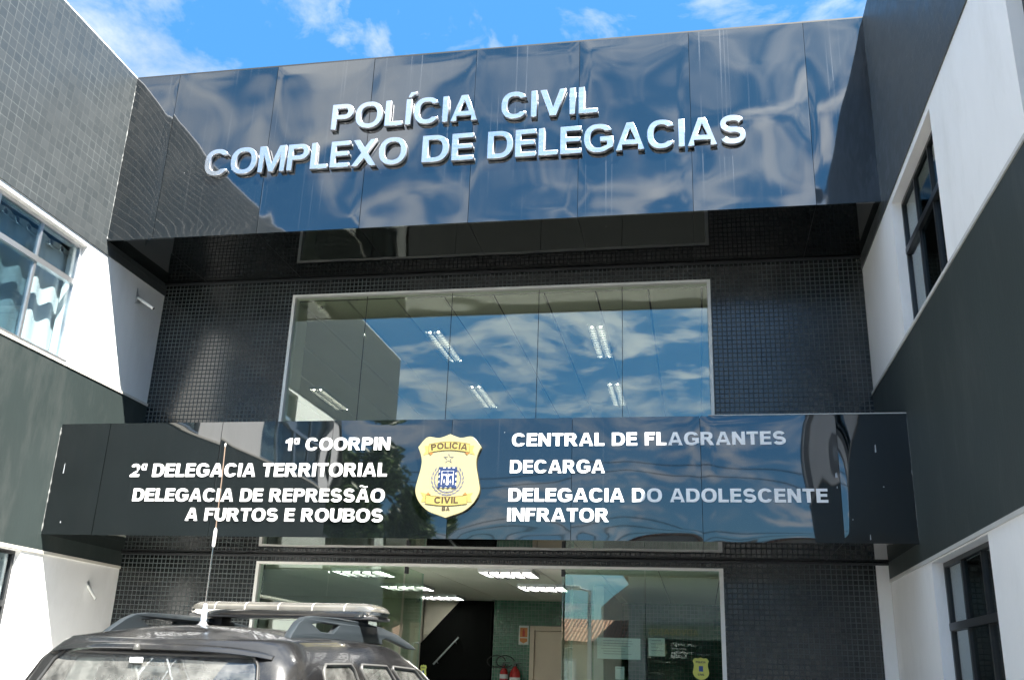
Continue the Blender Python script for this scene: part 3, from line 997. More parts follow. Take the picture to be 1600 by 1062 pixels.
def wing(side):
    X = XL if side < 0 else XR
    T = .22 * side
    lab = 'left wing with curtained windows, sunlit white and dark grey bands' if side < 0 else 'right wing in shade with dark tinted windows, white and dark grey bands'
    o = thing('side_wing', lab, 'building', (X + 2.5 * side, (WEND + 6) / 2, G))
    if side < 0:
        up = [(-4.20, -1.58, 4.49, 5.80), (-8.6, -5.98, 4.49, 5.80)]
        lo = [(-4.20, -1.68, 1.2, 2.56), (-8.6, -5.98, 1.2, 2.56)]
        rec, fm = .06, ALU
    else:
        up = [(-3.24, -1.66, 4.47, 5.79), (-6.62, -5.04, 4.47, 5.79), (-9.0, -8.3, 4.47, 5.79)]
        lo = [(-3.38, -1.76, 1.2, 2.56), (-6.7, -5.1, 1.2, 2.56), (-9.0, -8.3, 1.2, 2.56)]
        rec, fm = .085, BLACKF
    Y0 = 6.0 if side < 0 else 6.0
    p = .012 * side
    obj('tiled_band', MB().wall('y', X - p, T + p, WEND, 0.0, Z3, Z4), TILE_SIDE, o)
    obj('white_band', MB().wall('y', X, T, WEND, 0.0, Z2, Z3, up), WHITE, o)
    obj('grey_band', MB().wall('y', X - p, T + p, WEND, 0.0, Z1, Z2), DARKP, o)
    obj('ground_floor_wall', MB().wall('y', X, T, WEND, 0.0, G, Z1, lo), WHITE, o)
    # trims where the bands meet
    tr = MB()
    for (z, h, pr) in ((Z2, .03, .022), (Z1 - .03, .03, .016)):
        ys = [0.0]
        tr.box(X - pr * side, X - .0005 * side if z == Z2 else X - .0005 * side, WEND, -.003, z + .001, z + h)
    obj('band_trim', tr, OFFW if side < 0 else M('pale_grey_trim', (.52, .52, .50), .6, var=.06), o)
    obj('coping', MB().box(X - .006 * side, X + .34 * side, WEND - .02, 0.0, Z4 + .001, Z4 + .025, .006), M('white_coping', (.72, .73, .74), .5, var=.05) if side < 0 else BLACKF, o)
    # outer shell (end wall towards the street, far side, roof)
    Xo = X + 6.5 * side
    sh = MB()
    sh.wall('x', WEND, .2, min(X + .0 * side, Xo), max(X + .0 * side, Xo), Z3, Z4)
    sh.wall('x', WEND, .2, min(X, Xo), max(X, Xo), Z1, Z2)
    obj('end_wall_dark', sh, DARKP, o)
    sh = MB()
    sh.wall('x', WEND + .004, .2, min(X, Xo), max(X, Xo), Z2, Z3)
    sh.wall('x', WEND + .004, .2, min(X, Xo), max(X, Xo), G, Z1)
    sh.box(Xo, Xo + .2 * side, WEND, 6, G, Z4)
    sh.box(X + .23 * side, Xo, 5.8, 6, G, Z4)
    obj('end_wall_white', sh, WHITE, o)
    obj('roof', MB().box(X + .23 * side, Xo, WEND + .21, 5.8, Z4 - .3, Z4 - .15), CONC, o)
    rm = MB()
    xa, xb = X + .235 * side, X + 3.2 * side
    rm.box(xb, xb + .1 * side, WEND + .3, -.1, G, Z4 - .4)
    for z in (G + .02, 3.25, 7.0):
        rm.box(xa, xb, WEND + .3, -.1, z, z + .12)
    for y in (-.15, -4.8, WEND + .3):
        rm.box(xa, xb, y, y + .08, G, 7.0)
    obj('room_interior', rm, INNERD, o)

    def window(y0, y1, z0, z1, cols, zt, parent, fm=fm):
        xw = X + rec * side
        fwid = .035
        f = MB()
        a, b = xw, xw + .045 * side
        e = .0015
        f.box(a, b, y0 + e, y0 + fwid, z0 + e, z1 - e)
        f.box(a, b, y1 - fwid, y1 - e, z0 + e, z1 - e)
        f.box(a, b, y0 + fwid, y1 - fwid, z0 + e, z0 + fwid)
        f.box(a, b, y0 + fwid, y1 - fwid, z1 - fwid, z1 - e)
        f.box(a - .012 * side, b, y0 + fwid, y1 - fwid, zt - .028, zt + .028)
        n = len(cols)
        for k, c in enumerate(cols):
            w = .016 if k != 1 or side > 0 else .034
            f.box(a, b, c - w, c + w, z0 + fwid, zt - .028)
            f.box(a, b, c - w * .7, c + w * .7, zt + .028, z1 - fwid)
        wd = obj('window', f, fm, parent)
        es = [y0 + fwid] + list(cols) + [y1 - fwid]
        gm = GLASSC if side < 0 else GLASSW
        for c, d in zip(es, es[1:]):
            obj('pane', MB().box(xw + .02 * side, xw + .026 * side, c, d, z0 + fwid, zt), gm, wd)
            obj('pane', MB().box(xw + .02 * side, xw + .026 * side, c, d, zt, z1 - fwid), gm, wd)
        obj('sill', MB().box(X - .014 * side, X + rec * side, y0 + .002, y1 - .002, z0 + .002, z0 + .018), ALU if side < 0 else OFFW, wd)
        return wd
    for (y0, y1, z0, _) in up:
        n = 4 if side < 0 else 3
        if y1 - y0 < 1: n = 2
        cols = [y1 - (y1 - y0) * k / n for k in range(1, n)]
        window(y0, y1, z0, 5.80 if side < 0 else 5.79, cols, 5.37 if side < 0 else 5.29, o)
    for (y0, y1, z0, _) in lo:
        n = 4 if side < 0 else 3
        if y1 - y0 < 1: n = 2
        cols = [y1 - (y1 - y0) * k / n for k in range(1, n)]
        window(y0, y1, z0, 2.56, cols, 2.07, o, BLACKF)
    return o


wing(-1)
wing(1)

# curtains behind the left windows
CURT = M('white_curtain', (.88, .89, .88), .8, var=.03)


def curtain(y0, y1, z0, z1, label, seed):
    r = random.Random(seed)
    ph = [r.random() * 6 for _ in range(3)]
    x0 = XL - .250
    nx, nz = 90, 26
    o = thing('curtain', label, 'curtain', (x0, (y0 + y1) / 2, z0), 'white curtains of the left wing')
    m = MB()
    for j in range(nz + 1):
        z = z0 + (z1 - z0) * j / nz
        for i in range(nx + 1):
            t = i / nx
            y = y0 + (y1 - y0) * t + .012 * math.sin(9 * t + z * 3)
            a = .012 * math.sin(2 * math.pi * t * (y1 - y0) / .30 + ph[0]) + .006 * math.sin(2 * math.pi * t * 5.3 + ph[1] + z * 1.2)
            m.v.append((x0 + a, y, z + .004 * math.sin(2 * math.pi * t * (y1 - y0) / .27 + ph[0])))
    w = nx + 1
    for j in range(nz):
        for i in range(nx):
            m.f.append((j * w + i, j * w + i + 1, (j + 1) * w + i + 1, (j + 1) * w + i))
    obj('cloth', m, CURT, o, 180)
    gr_ = MB()
    k = 0
    n = max(2, int((y1 - y0) / .17))
    for k in range(n):
        y = y0 + (k + .5) * (y1 - y0) / n
        gr_.lathe([(.030, 0), (.034, .006), (.030, .012), (.019, .012), (.017, .006), (.019, 0)], (x0 + .05, y, z1 - .07), 16, 'x')
    obj('grommet', gr_, STEELE, o, 40)
    obj('rod', MB().tube([(x0, y0 - .05, z1 - .07), (x0, y1 + .05, z1 - .07)], .012, 8), ALU, o, 40)


curtain(-2.90, -1.46, 4.44, 5.78, 'white grommet curtain behind the nearest upstairs window of the left wing', 1)
curtain(-4.3, -2.94, 4.44, 5.78, 'white grommet curtain at the left edge of the nearest upstairs window of the left wing', 2)
curtain(-7.2, -6.0, 4.44, 5.78, 'white curtain behind the upstairs window of the left wing nearest the street', 3)

# pipe stubs on the left wall


def stub(name, y, z, d, ln, rad, label, plate):
    o = thing(name, label, 'pipe stub', (XL, y, z))
    v = Vector(d).normalized()
    p0 = Vector((XL - .01, y, z))
    obj('pipe', MB().tube([p0, p0 + v * ln * .97, p0 + v * ln], [rad, rad, rad * .92], 14), PLASTW, o, 40)
    obj('pipe_end', MB().tube([p0 + v * (ln + .0005), p0 + v * (ln + .002)], rad * .75, 14), JOINT, o)
    if plate:
        obj('plate', MB().prism([(y - .055, z - .10), (y + .05, z - .06), (y - .05, z + .10)], 'x', XL + .0005, XL + .006), ALU, o)
    else:
        obj('collar', MB().lathe([(rad * 1.5, 0), (rad * 1.5, .01)], (XL + .0005, y, z), 14, 'x'), ALU, o, 40)


stub('pipe_stub', -.53, 5.63, (.25, -.03, -.16), .30, .018, 'white pipe stub with a triangular metal plate high on the left white wall', True)
stub('pipe_stub', -.54, 2.36, (.10, .04, -.145), .19, .014, 'thin pipe stub low on the left white wall above the car', False)
# ---------------------------------------------------------------- the two fascias
SEAMS = [XL + .004, -3.535, -2.31, -1.15, .03, 1.17, 2.325, 3.495, XR - .004]


def panel(x0, x1, z0, z1, y, seed, amp, parent, mat, lean=0.0):
    """one folded composite panel, slightly pillowed and dented as hung"""
    nx = max(8, int((x1 - x0) / .035))
    nz = int((z1 - z0) / .035)
    m = MB()
    g_ = .0022
    x0, x1 = x0 + g_, x1 - g_
    o = Vector((seed * 7.31, seed * 3.7, seed * 1.9))
    r = random.Random(seed)
    tx, tz = (r.random() - .5) * .015, (r.random() - .5) * .012
    pil = (.2 + .8 * r.random()) * amp * 1.3
    for j in range(nz + 1):
        v = j / nz
        for i in range(nx + 1):
            u = i / nx
            x, z = x0 + (x1 - x0) * u, z0 + (z1 - z0) * v
            edge = min(1, min(u, 1 - u) / .10) * min(1, min(v, 1 - v) / .06)
            edge = edge * edge * (3 - 2 * edge)
            q = Vector((x * .75, 0, z * .95)) + o
            d = noise.noise(q * 1.15) * 1.0 + noise.noise(q * 2.4 + Vector((5, 1, 2))) * .26
            dy = d * amp * (.35 + .65 * edge) * (1 if edge > 0 else .35) - pil * math.sin(math.pi * u) * math.sin(math.pi * v) + tx * (u - .5) + tz * (v - .5)
            m.v.append((x, y - .006 + dy, z))
    w = nx + 1
    for j in range(nz):
        for i in range(nx):
            m.f.append((j * w + i, j * w + i + 1, (j + 1) * w + i + 1, (j + 1) * w + i))
    # folded returns round the edge
    ring = [i for i in range(w)] + [j * w + nx for j in range(1, nz + 1)] + [nz * w + i for i in range(nx - 1, -1, -1)] + [j * w for j in range(nz - 1, 0, -1)]
    b0 = len(m.v)
    for k in ring:
        p = m.v[k]
        m.v.append((p[0], y + .022, p[2]))
    n = len(ring)
    for k in range(n):
        a, b = ring[k], ring[(k + 1) % n]
        m.f.append((a, b0 + k, b0 + (k + 1) % n, b))
    return obj('panel', m, mat, parent, 35)


def fascia(name, label, y, z0, z1, amp, mat, seed):
    o = thing(name, label, 'sign', (0, y, z0))
    for k, (a, b) in enumerate(zip(SEAMS, SEAMS[1:])):
        panel(a, b, z0 - .004, z1, y, seed + k, amp, o, mat)
    obj('core', MB().box(XL + .02, XR - .02, y + .024, -.004, z0 + .012, z1 - .01), JOINT, o)
    # glossy underside in separate sheets
    for k, (a, b) in enumerate(zip(SEAMS, SEAMS[1:])):
        m = MB()
        nx, ny = 12, 14
        for j in range(ny + 1):
            for i in range(nx + 1):
                x = a + .002 + (b - a - .004) * i / nx
                yy = y + .024 + (-.012 - y - .024) * j / ny
                e = math.sin(math.pi * i / nx) * math.sin(math.pi * j / ny)
                m.v.append((x, yy, z0 + .006 + e * amp * .5 * noise.noise(Vector((x * 1.4, yy * 1.6, seed)))))
        w = nx + 1
        for j in range(ny):
            for i in range(nx):
                m.f.append((j * w + i, (j + 1) * w + i, (j + 1) * w + i + 1, j * w + i + 1))
        obj('soffit_panel', m, SOFFIT, o, 60)
    obj('edge_profile', MB().box(XL + .01, XR - .01, -.045, -.010, z0 - .022, z0 + .002, .003), BLACKF, o)
    return o


up = fascia('fascia_sign', 'upper glossy black fascia with raised steel letters spelling POLÍCIA CIVIL COMPLEXO DE DELEGACIAS', D1, 6.0, Z4, .0095, PANEL, 11)
lo = fascia('fascia_sign', 'lower glossy black fascia above the entrance with flat white lettering and a yellow badge', D2, 2.752, 3.865, .0042, PANEL2, 43)
obj('edge_trim', MB().box(2.4, XR - .01, D2 - .010, D2 + .02, 3.868, 3.876), M('pale_edge_trim', (.45, .46, .45), .5), lo)
tp = MB().box(XL + .01, XR - .01, D1 + .0, -1.0, Z4 + .004, Z4 + .022)
obj('top_flashing', tp, JOINT, up)
LETB = STEEL


def raised(text, x0, x1, z0, h, gap):
    w, gl = layout(text, .205, .168, gap)
    k = (x1 - x0) / w
    for ch, gx, gw, cs in gl:
        if ch == 'Í':
            pass
        c2 = [[(x0 + (gx + p[0]) * k, z0 + p[1] * h) for p in c] for c in cs]
        me = curve_mesh(c2, .036, .004)
        me.transform(Matrix.Translation((0, D1 - .045, 0)) @ UPR)
        o = obj('letter', me, STEEL, up)
        o.data.materials.append(STEELE)
        for f in o.data.polygons:
            if f.normal.y > -.6:
                f.material_index = 1


raised('POLÍCIA', -1.565, .085, 7.178, .318, .10)
raised('CIVIL', .345, 1.375, 7.165, .318, .11)
raised('COMPLEXO', -3.01, -.675, 6.705, .322, .085)
raised('DE', -.50, .065, 6.700, .322, .10)
raised('DELEGACIAS', .215, 2.865, 6.695, .322, .085)

YT = D2 - .0135
for txt, a, b, z, h in (('1ª COORPIN', -1.62, -.565, 3.572, .122), ('2ª DELEGACIA TERRITORIAL', -3.225, -.575, 3.318, .130),
                        ('DELEGACIA DE REPRESSÃO', -3.155, -.580, 3.078, .124), ('A FURTOS E ROUBOS', -2.565, -.580, 2.893, .122),
                        ('CENTRAL DE FLAGRANTES', .612, 3.065, 3.598, .120), ('DECARGA', .602, 1.472, 3.348, .120),
                        ('DELEGACIA DO ADOLESCENTE', .598, 3.385, 3.088, .120), ('INFRATOR', .592, 1.508, 2.910, .120)):
    flat_text('lettering', txt, a, b, z, h, YT, VINYL, lo, s=.245, b=.195, gap=.11, depth=.006)

# sealant beads at the ends and small scuffs in the paint
for f_o, yy, za, zb in ((up, D1, 6.02, 8.02), (lo, D2, 2.78, 3.84)):
    for side in (-1, 1):
        r = random.Random(int(za * 10) + side)
        pts, rad = [], []
        k = 0
        z = za
        while z < zb:
            pts.append(((XL + .010) if side < 0 else (XR - .010), yy - .006, z))
            rad.append(.003 + (.010 if r.random() < (.28 if side < 0 else .06) else .002) * r.random())
            z += .03
        obj('sealant_bead', MB().tube(pts, rad, 7), M('grey_sealant', (.16, .165, .16) , .6, var=.3, vscale=14), f_o, 60)
for (x, z, w, h) in ((3.80, 3.52, .012, .075), (3.455, 3.30, .022, .05), (3.462, 3.21, .008, .02), (3.70, 2.775, .008, .05), (3.84, 3.22, .012, .01), (-3.97, 3.35, .010, .11), (-3.9, 2.86, .012, .02), (3.57, 2.94, .008, .012)):
    obj('scuff', MB().prism([(x, z), (x + w, z + h * .08), (x + w * .8, z + h), (x + w * .15, z + h * .85)], 'y', D2 - .0135, D2 - .0125), M('bare_scuff', (.30, .32, .34), .6), lo)

# badge plaque on the lower fascia
BX, BZ, BW, BH = .025, 2.93, .605, .780
badge_y = D2 - .03
YEL = M('pale_yellow_enamel', (.300, .275, .150), .3, var=.04, vscale=3)
YELD = M('yellow_ribbon_enamel', (.29, .245, .075), .3, var=.03)
GOLD = M('gold_outline', (.20, .14, .04), .4)
BROWN = M('brown_lettering', (.045, .025, .012), .5)
ORNG = M('orange_fold', (.28, .12, .03), .4)
GREYP = M('silver_grey_print', (.10, .10, .13), .45)
BLUEB = M('blue_crest', (.013, .028, .085), .4)
bd = shape('badge', [badge_outline(BX, BZ, BW, BH)], badge_y, .03, YEL, lo, .003)
bd['label'] = 'pale yellow shield badge with ribbons, blue crest and the words POLICIA CIVIL BA'
by = badge_y - .0189


def bp(u, v):
    return (BX + u * BW, BZ + v * BH)


def arcband(u0, u1, v, h, sag, n=14):
    top = [bp(u0 + (u1 - u0) * i / n, v + h + sag * math.sin(math.pi * i / n)) for i in range(n + 1)]
    bot = [bp(u0 + (u1 - u0) * i / n, v + sag * math.sin(math.pi * i / n)) for i in range(n + 1)]
    return bot + top[::-1]


def grow(c, k):
    cx = sum(p[0] for p in c) / len(c)
    cz = sum(p[1] for p in c) / len(c)
    out = []
    n = len(c)
    for i, p in enumerate(c):
        a, b = c[i - 1], c[(i + 1) % n]
        dx, dy = b[0] - a[0], b[1] - a[1]
        l = math.hypot(dx, dy) or 1
        out.append((p[0] + dy / l * k, p[1] - dx / l * k))
    return out


for (u0, u1, v, h, sag, tails) in ((-.325, .325, .775, .105, .030, -1), (-.325, .325, .165, .105, -.022, 1)):
    c = arcband(u0, u1, v, h, sag)
    tl = []
    for s_ in (-1, 1):
        e = u1 if s_ > 0 else u0
        dv = -.09 if tails < 0 else .09
        tl.append([bp(e - s_ * .075, v + (.0 if tails < 0 else h)), bp(e + s_ * .085, v + h * .5 + dv * .9), bp(e + s_ * .045, v + h * .5 + dv * .35), bp(e + s_ * .07, v + h * .5 + dv * -.35), bp(e, v + h * .5 + dv * -.35), bp(e, v + (.0 if tails < 0 else h))])
    for t_ in tl:
        shape('ribbon_tail', [t_], by, .002, YELD, bd)
    shape('ribbon', [c], by - .0022, .002, YELD, bd)
    ol = [c, grow(c, -.003)]
    shape('ribbon_outline', ol, by - .0040, .0014, GOLD, bd)
    for s_ in (-1, 1):
        e = u1 if s_ > 0 else u0
        z_ = v if tails < 0 else v + h
        shape('ribbon_fold', [[bp(e - s_ * .002, z_), bp(e - s_ * .075, z_), bp(e - s_ * .035, z_ + (-.03 if tails < 0 else .03))]], by - .0024, .0016, ORNG, bd)

# word on the curved upper ribbon: letters follow the arc
w_, gl_ = layout('POLICIA', .22, .18, .12)
for ch, gx, gw, cs in gl_:
    t0 = (gx + gw / 2) / w_
    k = BW * .56 / w_
    cxl = -.28 + .56 * t0
    zc = .797 + .030 * math.sin(math.pi * (cxl + .325) / .65)
    ang = math.atan2(.030 * BH * math.pi / .65 * math.cos(math.pi * (cxl + .325) / .65), BW)
    ca, sa = math.cos(ang), math.sin(ang)
    b0 = bp(cxl, zc)
    cc = []
    for c in cs:
        q = []
        for p in c:
            px, pz = (p[0] - gw / 2) * k, p[1] * .055
            q.append((b0[0] + px * ca - pz * sa, b0[1] + px * sa + pz * ca))
        cc.append(q)
    shape('lettering', cc, by - .0042, .002, BROWN, bd)
flat_text('lettering', 'CIVIL', *[bp(u, 0)[0] for u in (-.185, .185)], bp(0, .172)[1], .056, by - .0042, BROWN, bd, s=.22, b=.18, gap=.13, depth=.002)
flat_text('lettering', 'BA', *[bp(u, 0)[0] for u in (-.06, .06)], bp(0, .085)[1], .036, by - .0012, BROWN, bd, s=.22, b=.18, gap=.13, depth=.002)
# star
star = []
for k in range(10):
    a = math.pi / 2 + k * math.pi / 5
    r_s = .052 if k % 2 == 0 else .021
    star.append((BX + r_s * math.cos(a), BZ + .705 * BH + r_s * math.sin(a)))
st_in = [(BX + (p[0] - BX) * .78, BZ + .705 * BH + (p[1] - BZ - .705 * BH) * .78) for p in star]
shape('star', [star, st_in], by - .0006, .002, GREYP, bd)
# laurel
for s_ in (-1, 1):
    leafs = []
    for k in range(9):
        a = R(-98 + k * 17)
        for rr, da in ((.118, 10), (.142, -14)):
            cx, cz = BX + s_ * rr * math.cos(a) * 1.05, BZ + .455 * BH + rr * math.sin(a) * 1.02
            an = a + R(90 + da)
            dx, dz = s_ * math.cos(an), math.sin(an)
            L_ = .026
            leafs.append([(cx - dx * L_, cz - dz * L_), (cx - dz * .008, cz + dx * .008), (cx + dx * L_, cz + dz * L_), (cx + dz * .008, cz - dx * .008)])
    m = MB()
    for q in leafs:
        m.prism(q, 'y', by - .0003 - .0002 * (leafs.index(q) % 5), by + .001)
    obj('laurel_branch', m, GREYP, bd)
# crest: white ground, notched blue frame, white cross and two blue figures
cw, ch_ = .088, .098
cz0 = BZ + .475 * BH
def notch(w, h, n=4, d=.012):
    out = []
    def side(ax, ay, bx, by_):
        for k in range(n):
            t0, t1, t2 = k / n, (k + .5) / n, (k + 1) / n
            nx, ny = (by_ - ay), -(bx - ax)
            l = math.hypot(nx, ny)
            nx, ny = nx / l * d, ny / l * d
            f = lambda t: (ax + (bx - ax) * t, ay + (by_ - ay) * t)
            a, b, c = f(t0), f(t1), f(t2)
            out.extend([a, b, (b[0] - nx, b[1] - ny), (c[0] - nx, c[1] - ny)] if k < n - 1 else [a, c])
    side(BX - w, cz0 - h, BX + w, cz0 - h)
    side(BX + w, cz0 - h, BX + w, cz0 + h)
    side(BX + w, cz0 + h, BX - w, cz0 + h)
    side(BX - w, cz0 + h, BX - w, cz0 - h)
    return out
shape('crest_ground', [[(BX - cw * .93, cz0 - ch_ * .93), (BX + cw * .93, cz0 - ch_ * .93), (BX + cw * .93, cz0 + ch_ * .93), (BX - cw * .93, cz0 + ch_ * .93)]], by - .0022, .002, VINYL, bd)
inner = [(BX - cw * .66, cz0 - ch_ * .70), (BX + cw * .66, cz0 - ch_ * .70), (BX + cw * .66, cz0 + ch_ * .66), (BX - cw * .66, cz0 + ch_ * .66)]
shape('crest_frame', [notch(cw, ch_), inner], by - .0042, .002, BLUEB, bd)
def rc(u0, u1, v0, v1): return [(BX + cw * u0, cz0 + ch_ * v0), (BX + cw * u1, cz0 + ch_ * v0), (BX + cw * u1, cz0 + ch_ * v1), (BX + cw * u0, cz0 + ch_ * v1)]
def mir(c): return [(2 * BX - p[0], p[1]) for p in c][::-1]
fig = [(BX + cw * a, cz0 + ch_ * b) for a, b in ((-.60, -.66), (-.14, -.66), (-.10, .06), (-.24, .20), (-.50, .20), (-.54, .04))]
shape('crest_figure', [rc(-.6, -.07, .34, .60), rc(.07, .6, .34, .60), rc(-.045, .045, -.3, .60), fig, mir(fig), [(BX + cw * a, cz0 + ch_ * b) for a, b in ((-.44, -.5), (-.26, -.5), (-.33, -.06))], mir([(BX + cw * a, cz0 + ch_ * b) for a, b in ((-.44, -.5), (-.26, -.5), (-.33, -.06))])], by - .0042, .002, BLUEB, bd)
# ---------------------------------------------------------------- the car
CARP = M('dusty_black_car_paint', (.011, .011, .0115), .20, var=.12, vscale=5, coat=.4, rvar=.08, dirt=((.055, .052, .045), 2.6, .45))
CARPL = M('grey_rail_plastic', (.017, .022, .026), .38, var=.08)
CGLASS = glass_mat('tinted_car_glass', (.42, .47, .46), 2.0, 0.01, (.95, 1, 1), .0004, 3, dirt=.24)  # dust film, made heavier to stand in for the pale sky reflection
CTRIM = M('grey_rubber_trim', (.055, .055, .052), .5)
SEATP = M('pale_partition', (.42, .46, .40), .6)
REDL = M('red_lamp_plastic', (.40, .02, .02), .15, var=.03)
CHROME = M('chrome', (.55, .53, .50), .14, 1.0, var=.02)
car = thing('police_car', 'dusty black police car with chrome light bar and whip antenna parked before the entrance', 'car', (-.74, -5.18, G + .02), rz=R(-6.5))

ZL = [.32, .42, .55, .72, .88, .98, 1.05, 1.09, 1.15, 1.25, 1.36, 1.43, 1.48, 1.525, 1.55]
def interp(x, xs, ys):
    if x <= xs[0]: return ys[0]
    for i in range(len(xs) - 1):
        if x <= xs[i + 1]:
            t = (x - xs[i]) / (xs[i + 1] - xs[i])
            return ys[i] + (ys[i + 1] - ys[i]) * t
    return ys[-1]
def HW(z): return interp(z, [.32, .45, .72, .90, .99, 1.05, 1.25, 1.43, 1.52, 1.55], [.86, .91, .94, .945, .945, .94, .91, .845, .76, .715])
def Y0(z): return interp(z, [.32, .45, .72, .90, 1.05, 1.43, 1.52, 1.55], [.06, .0, .0, .03, .07, .245, .29, .32])
def Y1(z): return interp(z, [.32, .45, .72, .88, .98, 1.05, 1.43, 1.52, 1.55], [4.10, 4.2, 4.2, 4.10, 3.95, 3.22, 2.42, 2.22, 2.15])
REARX = [-1, -.955, -.9, -.75, -.6, -.4, -.2, 0, .2, .4, .6, .75, .9, .955, 1]
SIDEF = [0, .06, .10, .13, .355, .385, .415, .655, .675, .70, .94, .97, 1]
NCOR = 6
def crown(y, z):
    if z < 1.05: return 0.0
    k = (z - 1.05) / .50
    return k * interp(y, [.2, .6, 1.1, 1.7, 2.3], [0, .035, .05, .045, .015])
def ring(z):
    w, a, b = HW(z), Y0(z), Y1(z)
    rr = .20 if z < 1.06 else .15
    pts = []
    for u in REARX:                                                   # rear, left to right, slightly bowed
        pts.append((u * (w - rr), a + .055 * u * u))
    a2 = a + .055
    for k in range(1, NCOR):
        an = math.pi / 2 * k / NCOR
        pts.append((w - rr + rr * math.sin(an), a2 + rr * 1.1 * (1 - math.cos(an))))
    ys, ye = a2 + rr * 1.1, b - .30
    for f in SIDEF:
        pts.append((w, ys + (ye - ys) * f))
    for k in range(1, NCOR):
        an = math.pi / 2 * k / NCOR
        pts.append((w - .25 + .25 * math.cos(an), ye + .25 * math.sin(an)))
    for u in REARX[::-1]:
        pts.append((u * (w - .25), b - .05 - .05 * u * u + .05))
    for k in range(1, NCOR):
        an = math.pi / 2 * (1 - k / NCOR)
        pts.append((-(w - .25 + .25 * math.cos(an)), ye + .25 * math.sin(an)))
    for f in SIDEF[::-1]:
        pts.append((-w, ys + (ye - ys) * f))
    for k in range(1, NCOR):
        an = math.pi / 2 * (1 - k / NCOR)
        pts.append((-(w - rr + rr * math.sin(an)), a2 + rr * 1.1 * (1 - math.cos(an))))
    return [(x, y, z + crown(y, z)) for x, y in pts]
rings = [ring(z) for z in ZL]
N = len(rings[0])
body = MB()
for r0 in rings: body.v += r0
nR = len(REARX)
iS = nR + NCOR - 1                      # first right side point
nS = len(SIDEF)
iF = iS + nS + NCOR - 1
iL = iF + nR + NCOR - 1                 # first left side point (front end)
wins = {}
def which(j, i):
    z0, z1 = ZL[j], ZL[j + 1]
    if z0 >= 1.089 and z1 <= 1.431:
        if 1 <= i < nR - 2: return 'rear'
        for k, nm in ((3, 'quarter'), (6, 'door'), (9, 'front')):
            if i == iS + k or (k == 6 and i == iS + 6): return nm + 'R'
            q = nS - 2 - k
            if i == iL + q: return nm + 'L'
    if z0 >= 1.429 and z1 <= 1.481 and 1 <= i < nR - 2: return 'rear'
    if z0 >= 1.089 and z1 <= 1.481 and iF <= i < iF + nR - 1: return 'screen'
    return None
for j in range(len(ZL) - 1):
    for i in range(N):
        q = (j * N + i, j * N + (i + 1) % N, (j + 1) * N + (i + 1) % N, (j + 1) * N + i)
        wn_ = which(j, i)
        if wn_: wins.setdefault(wn_, []).append(q)
        else: body.f.append(q)
# roof: shrinking rings closing on a spine
top = rings[-1]
prev = (len(ZL) - 1) * N
cyl = [p[1] for p in top]
ymin, ymax = min(cyl), max(cyl)
K = 7
for k in range(1, K + 1):
    t = k / K
    base = len(body.v)
    for (x, y, z) in top:
        yy = y
        ycl = min(max(y, ymin + .25), ymax - .25)
        xx = x * (1 - t)
        yy = y + (ycl - y) * t * .9
        rise = .070 * (1 - (1 - t) ** 2.2) * interp(yy, [ymin, ymin + .35, ymax - .3, ymax], [.35, 1, 1, .5])
        body.v.append((xx, yy, z + rise))
    for i in range(N):
        body.f.append((prev + i, prev + (i + 1) % N, base + (i + 1) % N, base + i))
    prev = base
# floor
body.f.append(tuple(range(N))[::-1])
bo = obj('body', body, CARP, car, 38, local=True)

def boundary(faces):
    cnt = {}
    for f in faces:
        for k in range(4):
            e = (f[k], f[(k + 1) % 4])
            cnt[e] = 1
    nxt = {a: b for (a, b) in cnt if (b, a) not in cnt}
    s0 = next(iter(nxt))
    loop = [s0]
    while True:
        n_ = nxt[loop[-1]]
        if n_ == s0: break
        loop.append(n_)
    return loop
nice = {'rear': 'rear_window', 'screen': 'windscreen', 'quarterR': 'quarter_window', 'quarterL': 'quarter_window', 'doorR': 'rear_door_window', 'doorL': 'rear_door_window', 'frontR': 'front_door_window', 'frontL': 'front_door_window'}
for nm, fs in wins.items():
    m = MB()
    ids = {}
    cen = Vector((0, 1.6, 1.2))
    for f in fs:
        for k in f:
            if k not in ids:
                p = Vector(body.v[k])
                d = Vector((p.x if abs(p.x) > .3 and nm not in ('rear', 'screen') else 0, (p.y - 1.6) if nm in ('rear', 'screen') else 0, 0)).normalized()
                ids[k] = len(m.v)
                m.v.append(tuple(p - d * .006))
        m.f.append(tuple(ids[k] for k in f))
    wo = obj(nice[nm], m, CGLASS, car, 40, local=True)
    lp = [Vector(body.v[k]) for k in boundary(fs)]
    # rubber surround with eased corners
    n = len(lp)
    pts = []
    for i, p in enumerate(lp):
        a, b = lp[i - 1], lp[(i + 1) % n]
        d1, d2 = (p - a).normalized(), (b - p).normalized()
        if d1.dot(d2) < .6:
            e = min(.035, (p - a).length * .4, (b - p).length * .4)
            pts += [p - d1 * e, p - d1 * e * .35 + d2 * e * .35 - (d1 - d2) * e * .1, p + d2 * e]
        else: pts.append(p)
    pts.append(pts[0])
    obj('rubber_surround', MB().tube(pts, .011, 6, False), BLACKR if nm in ('rear', 'screen') else CTRIM, wo, 60, local=True)

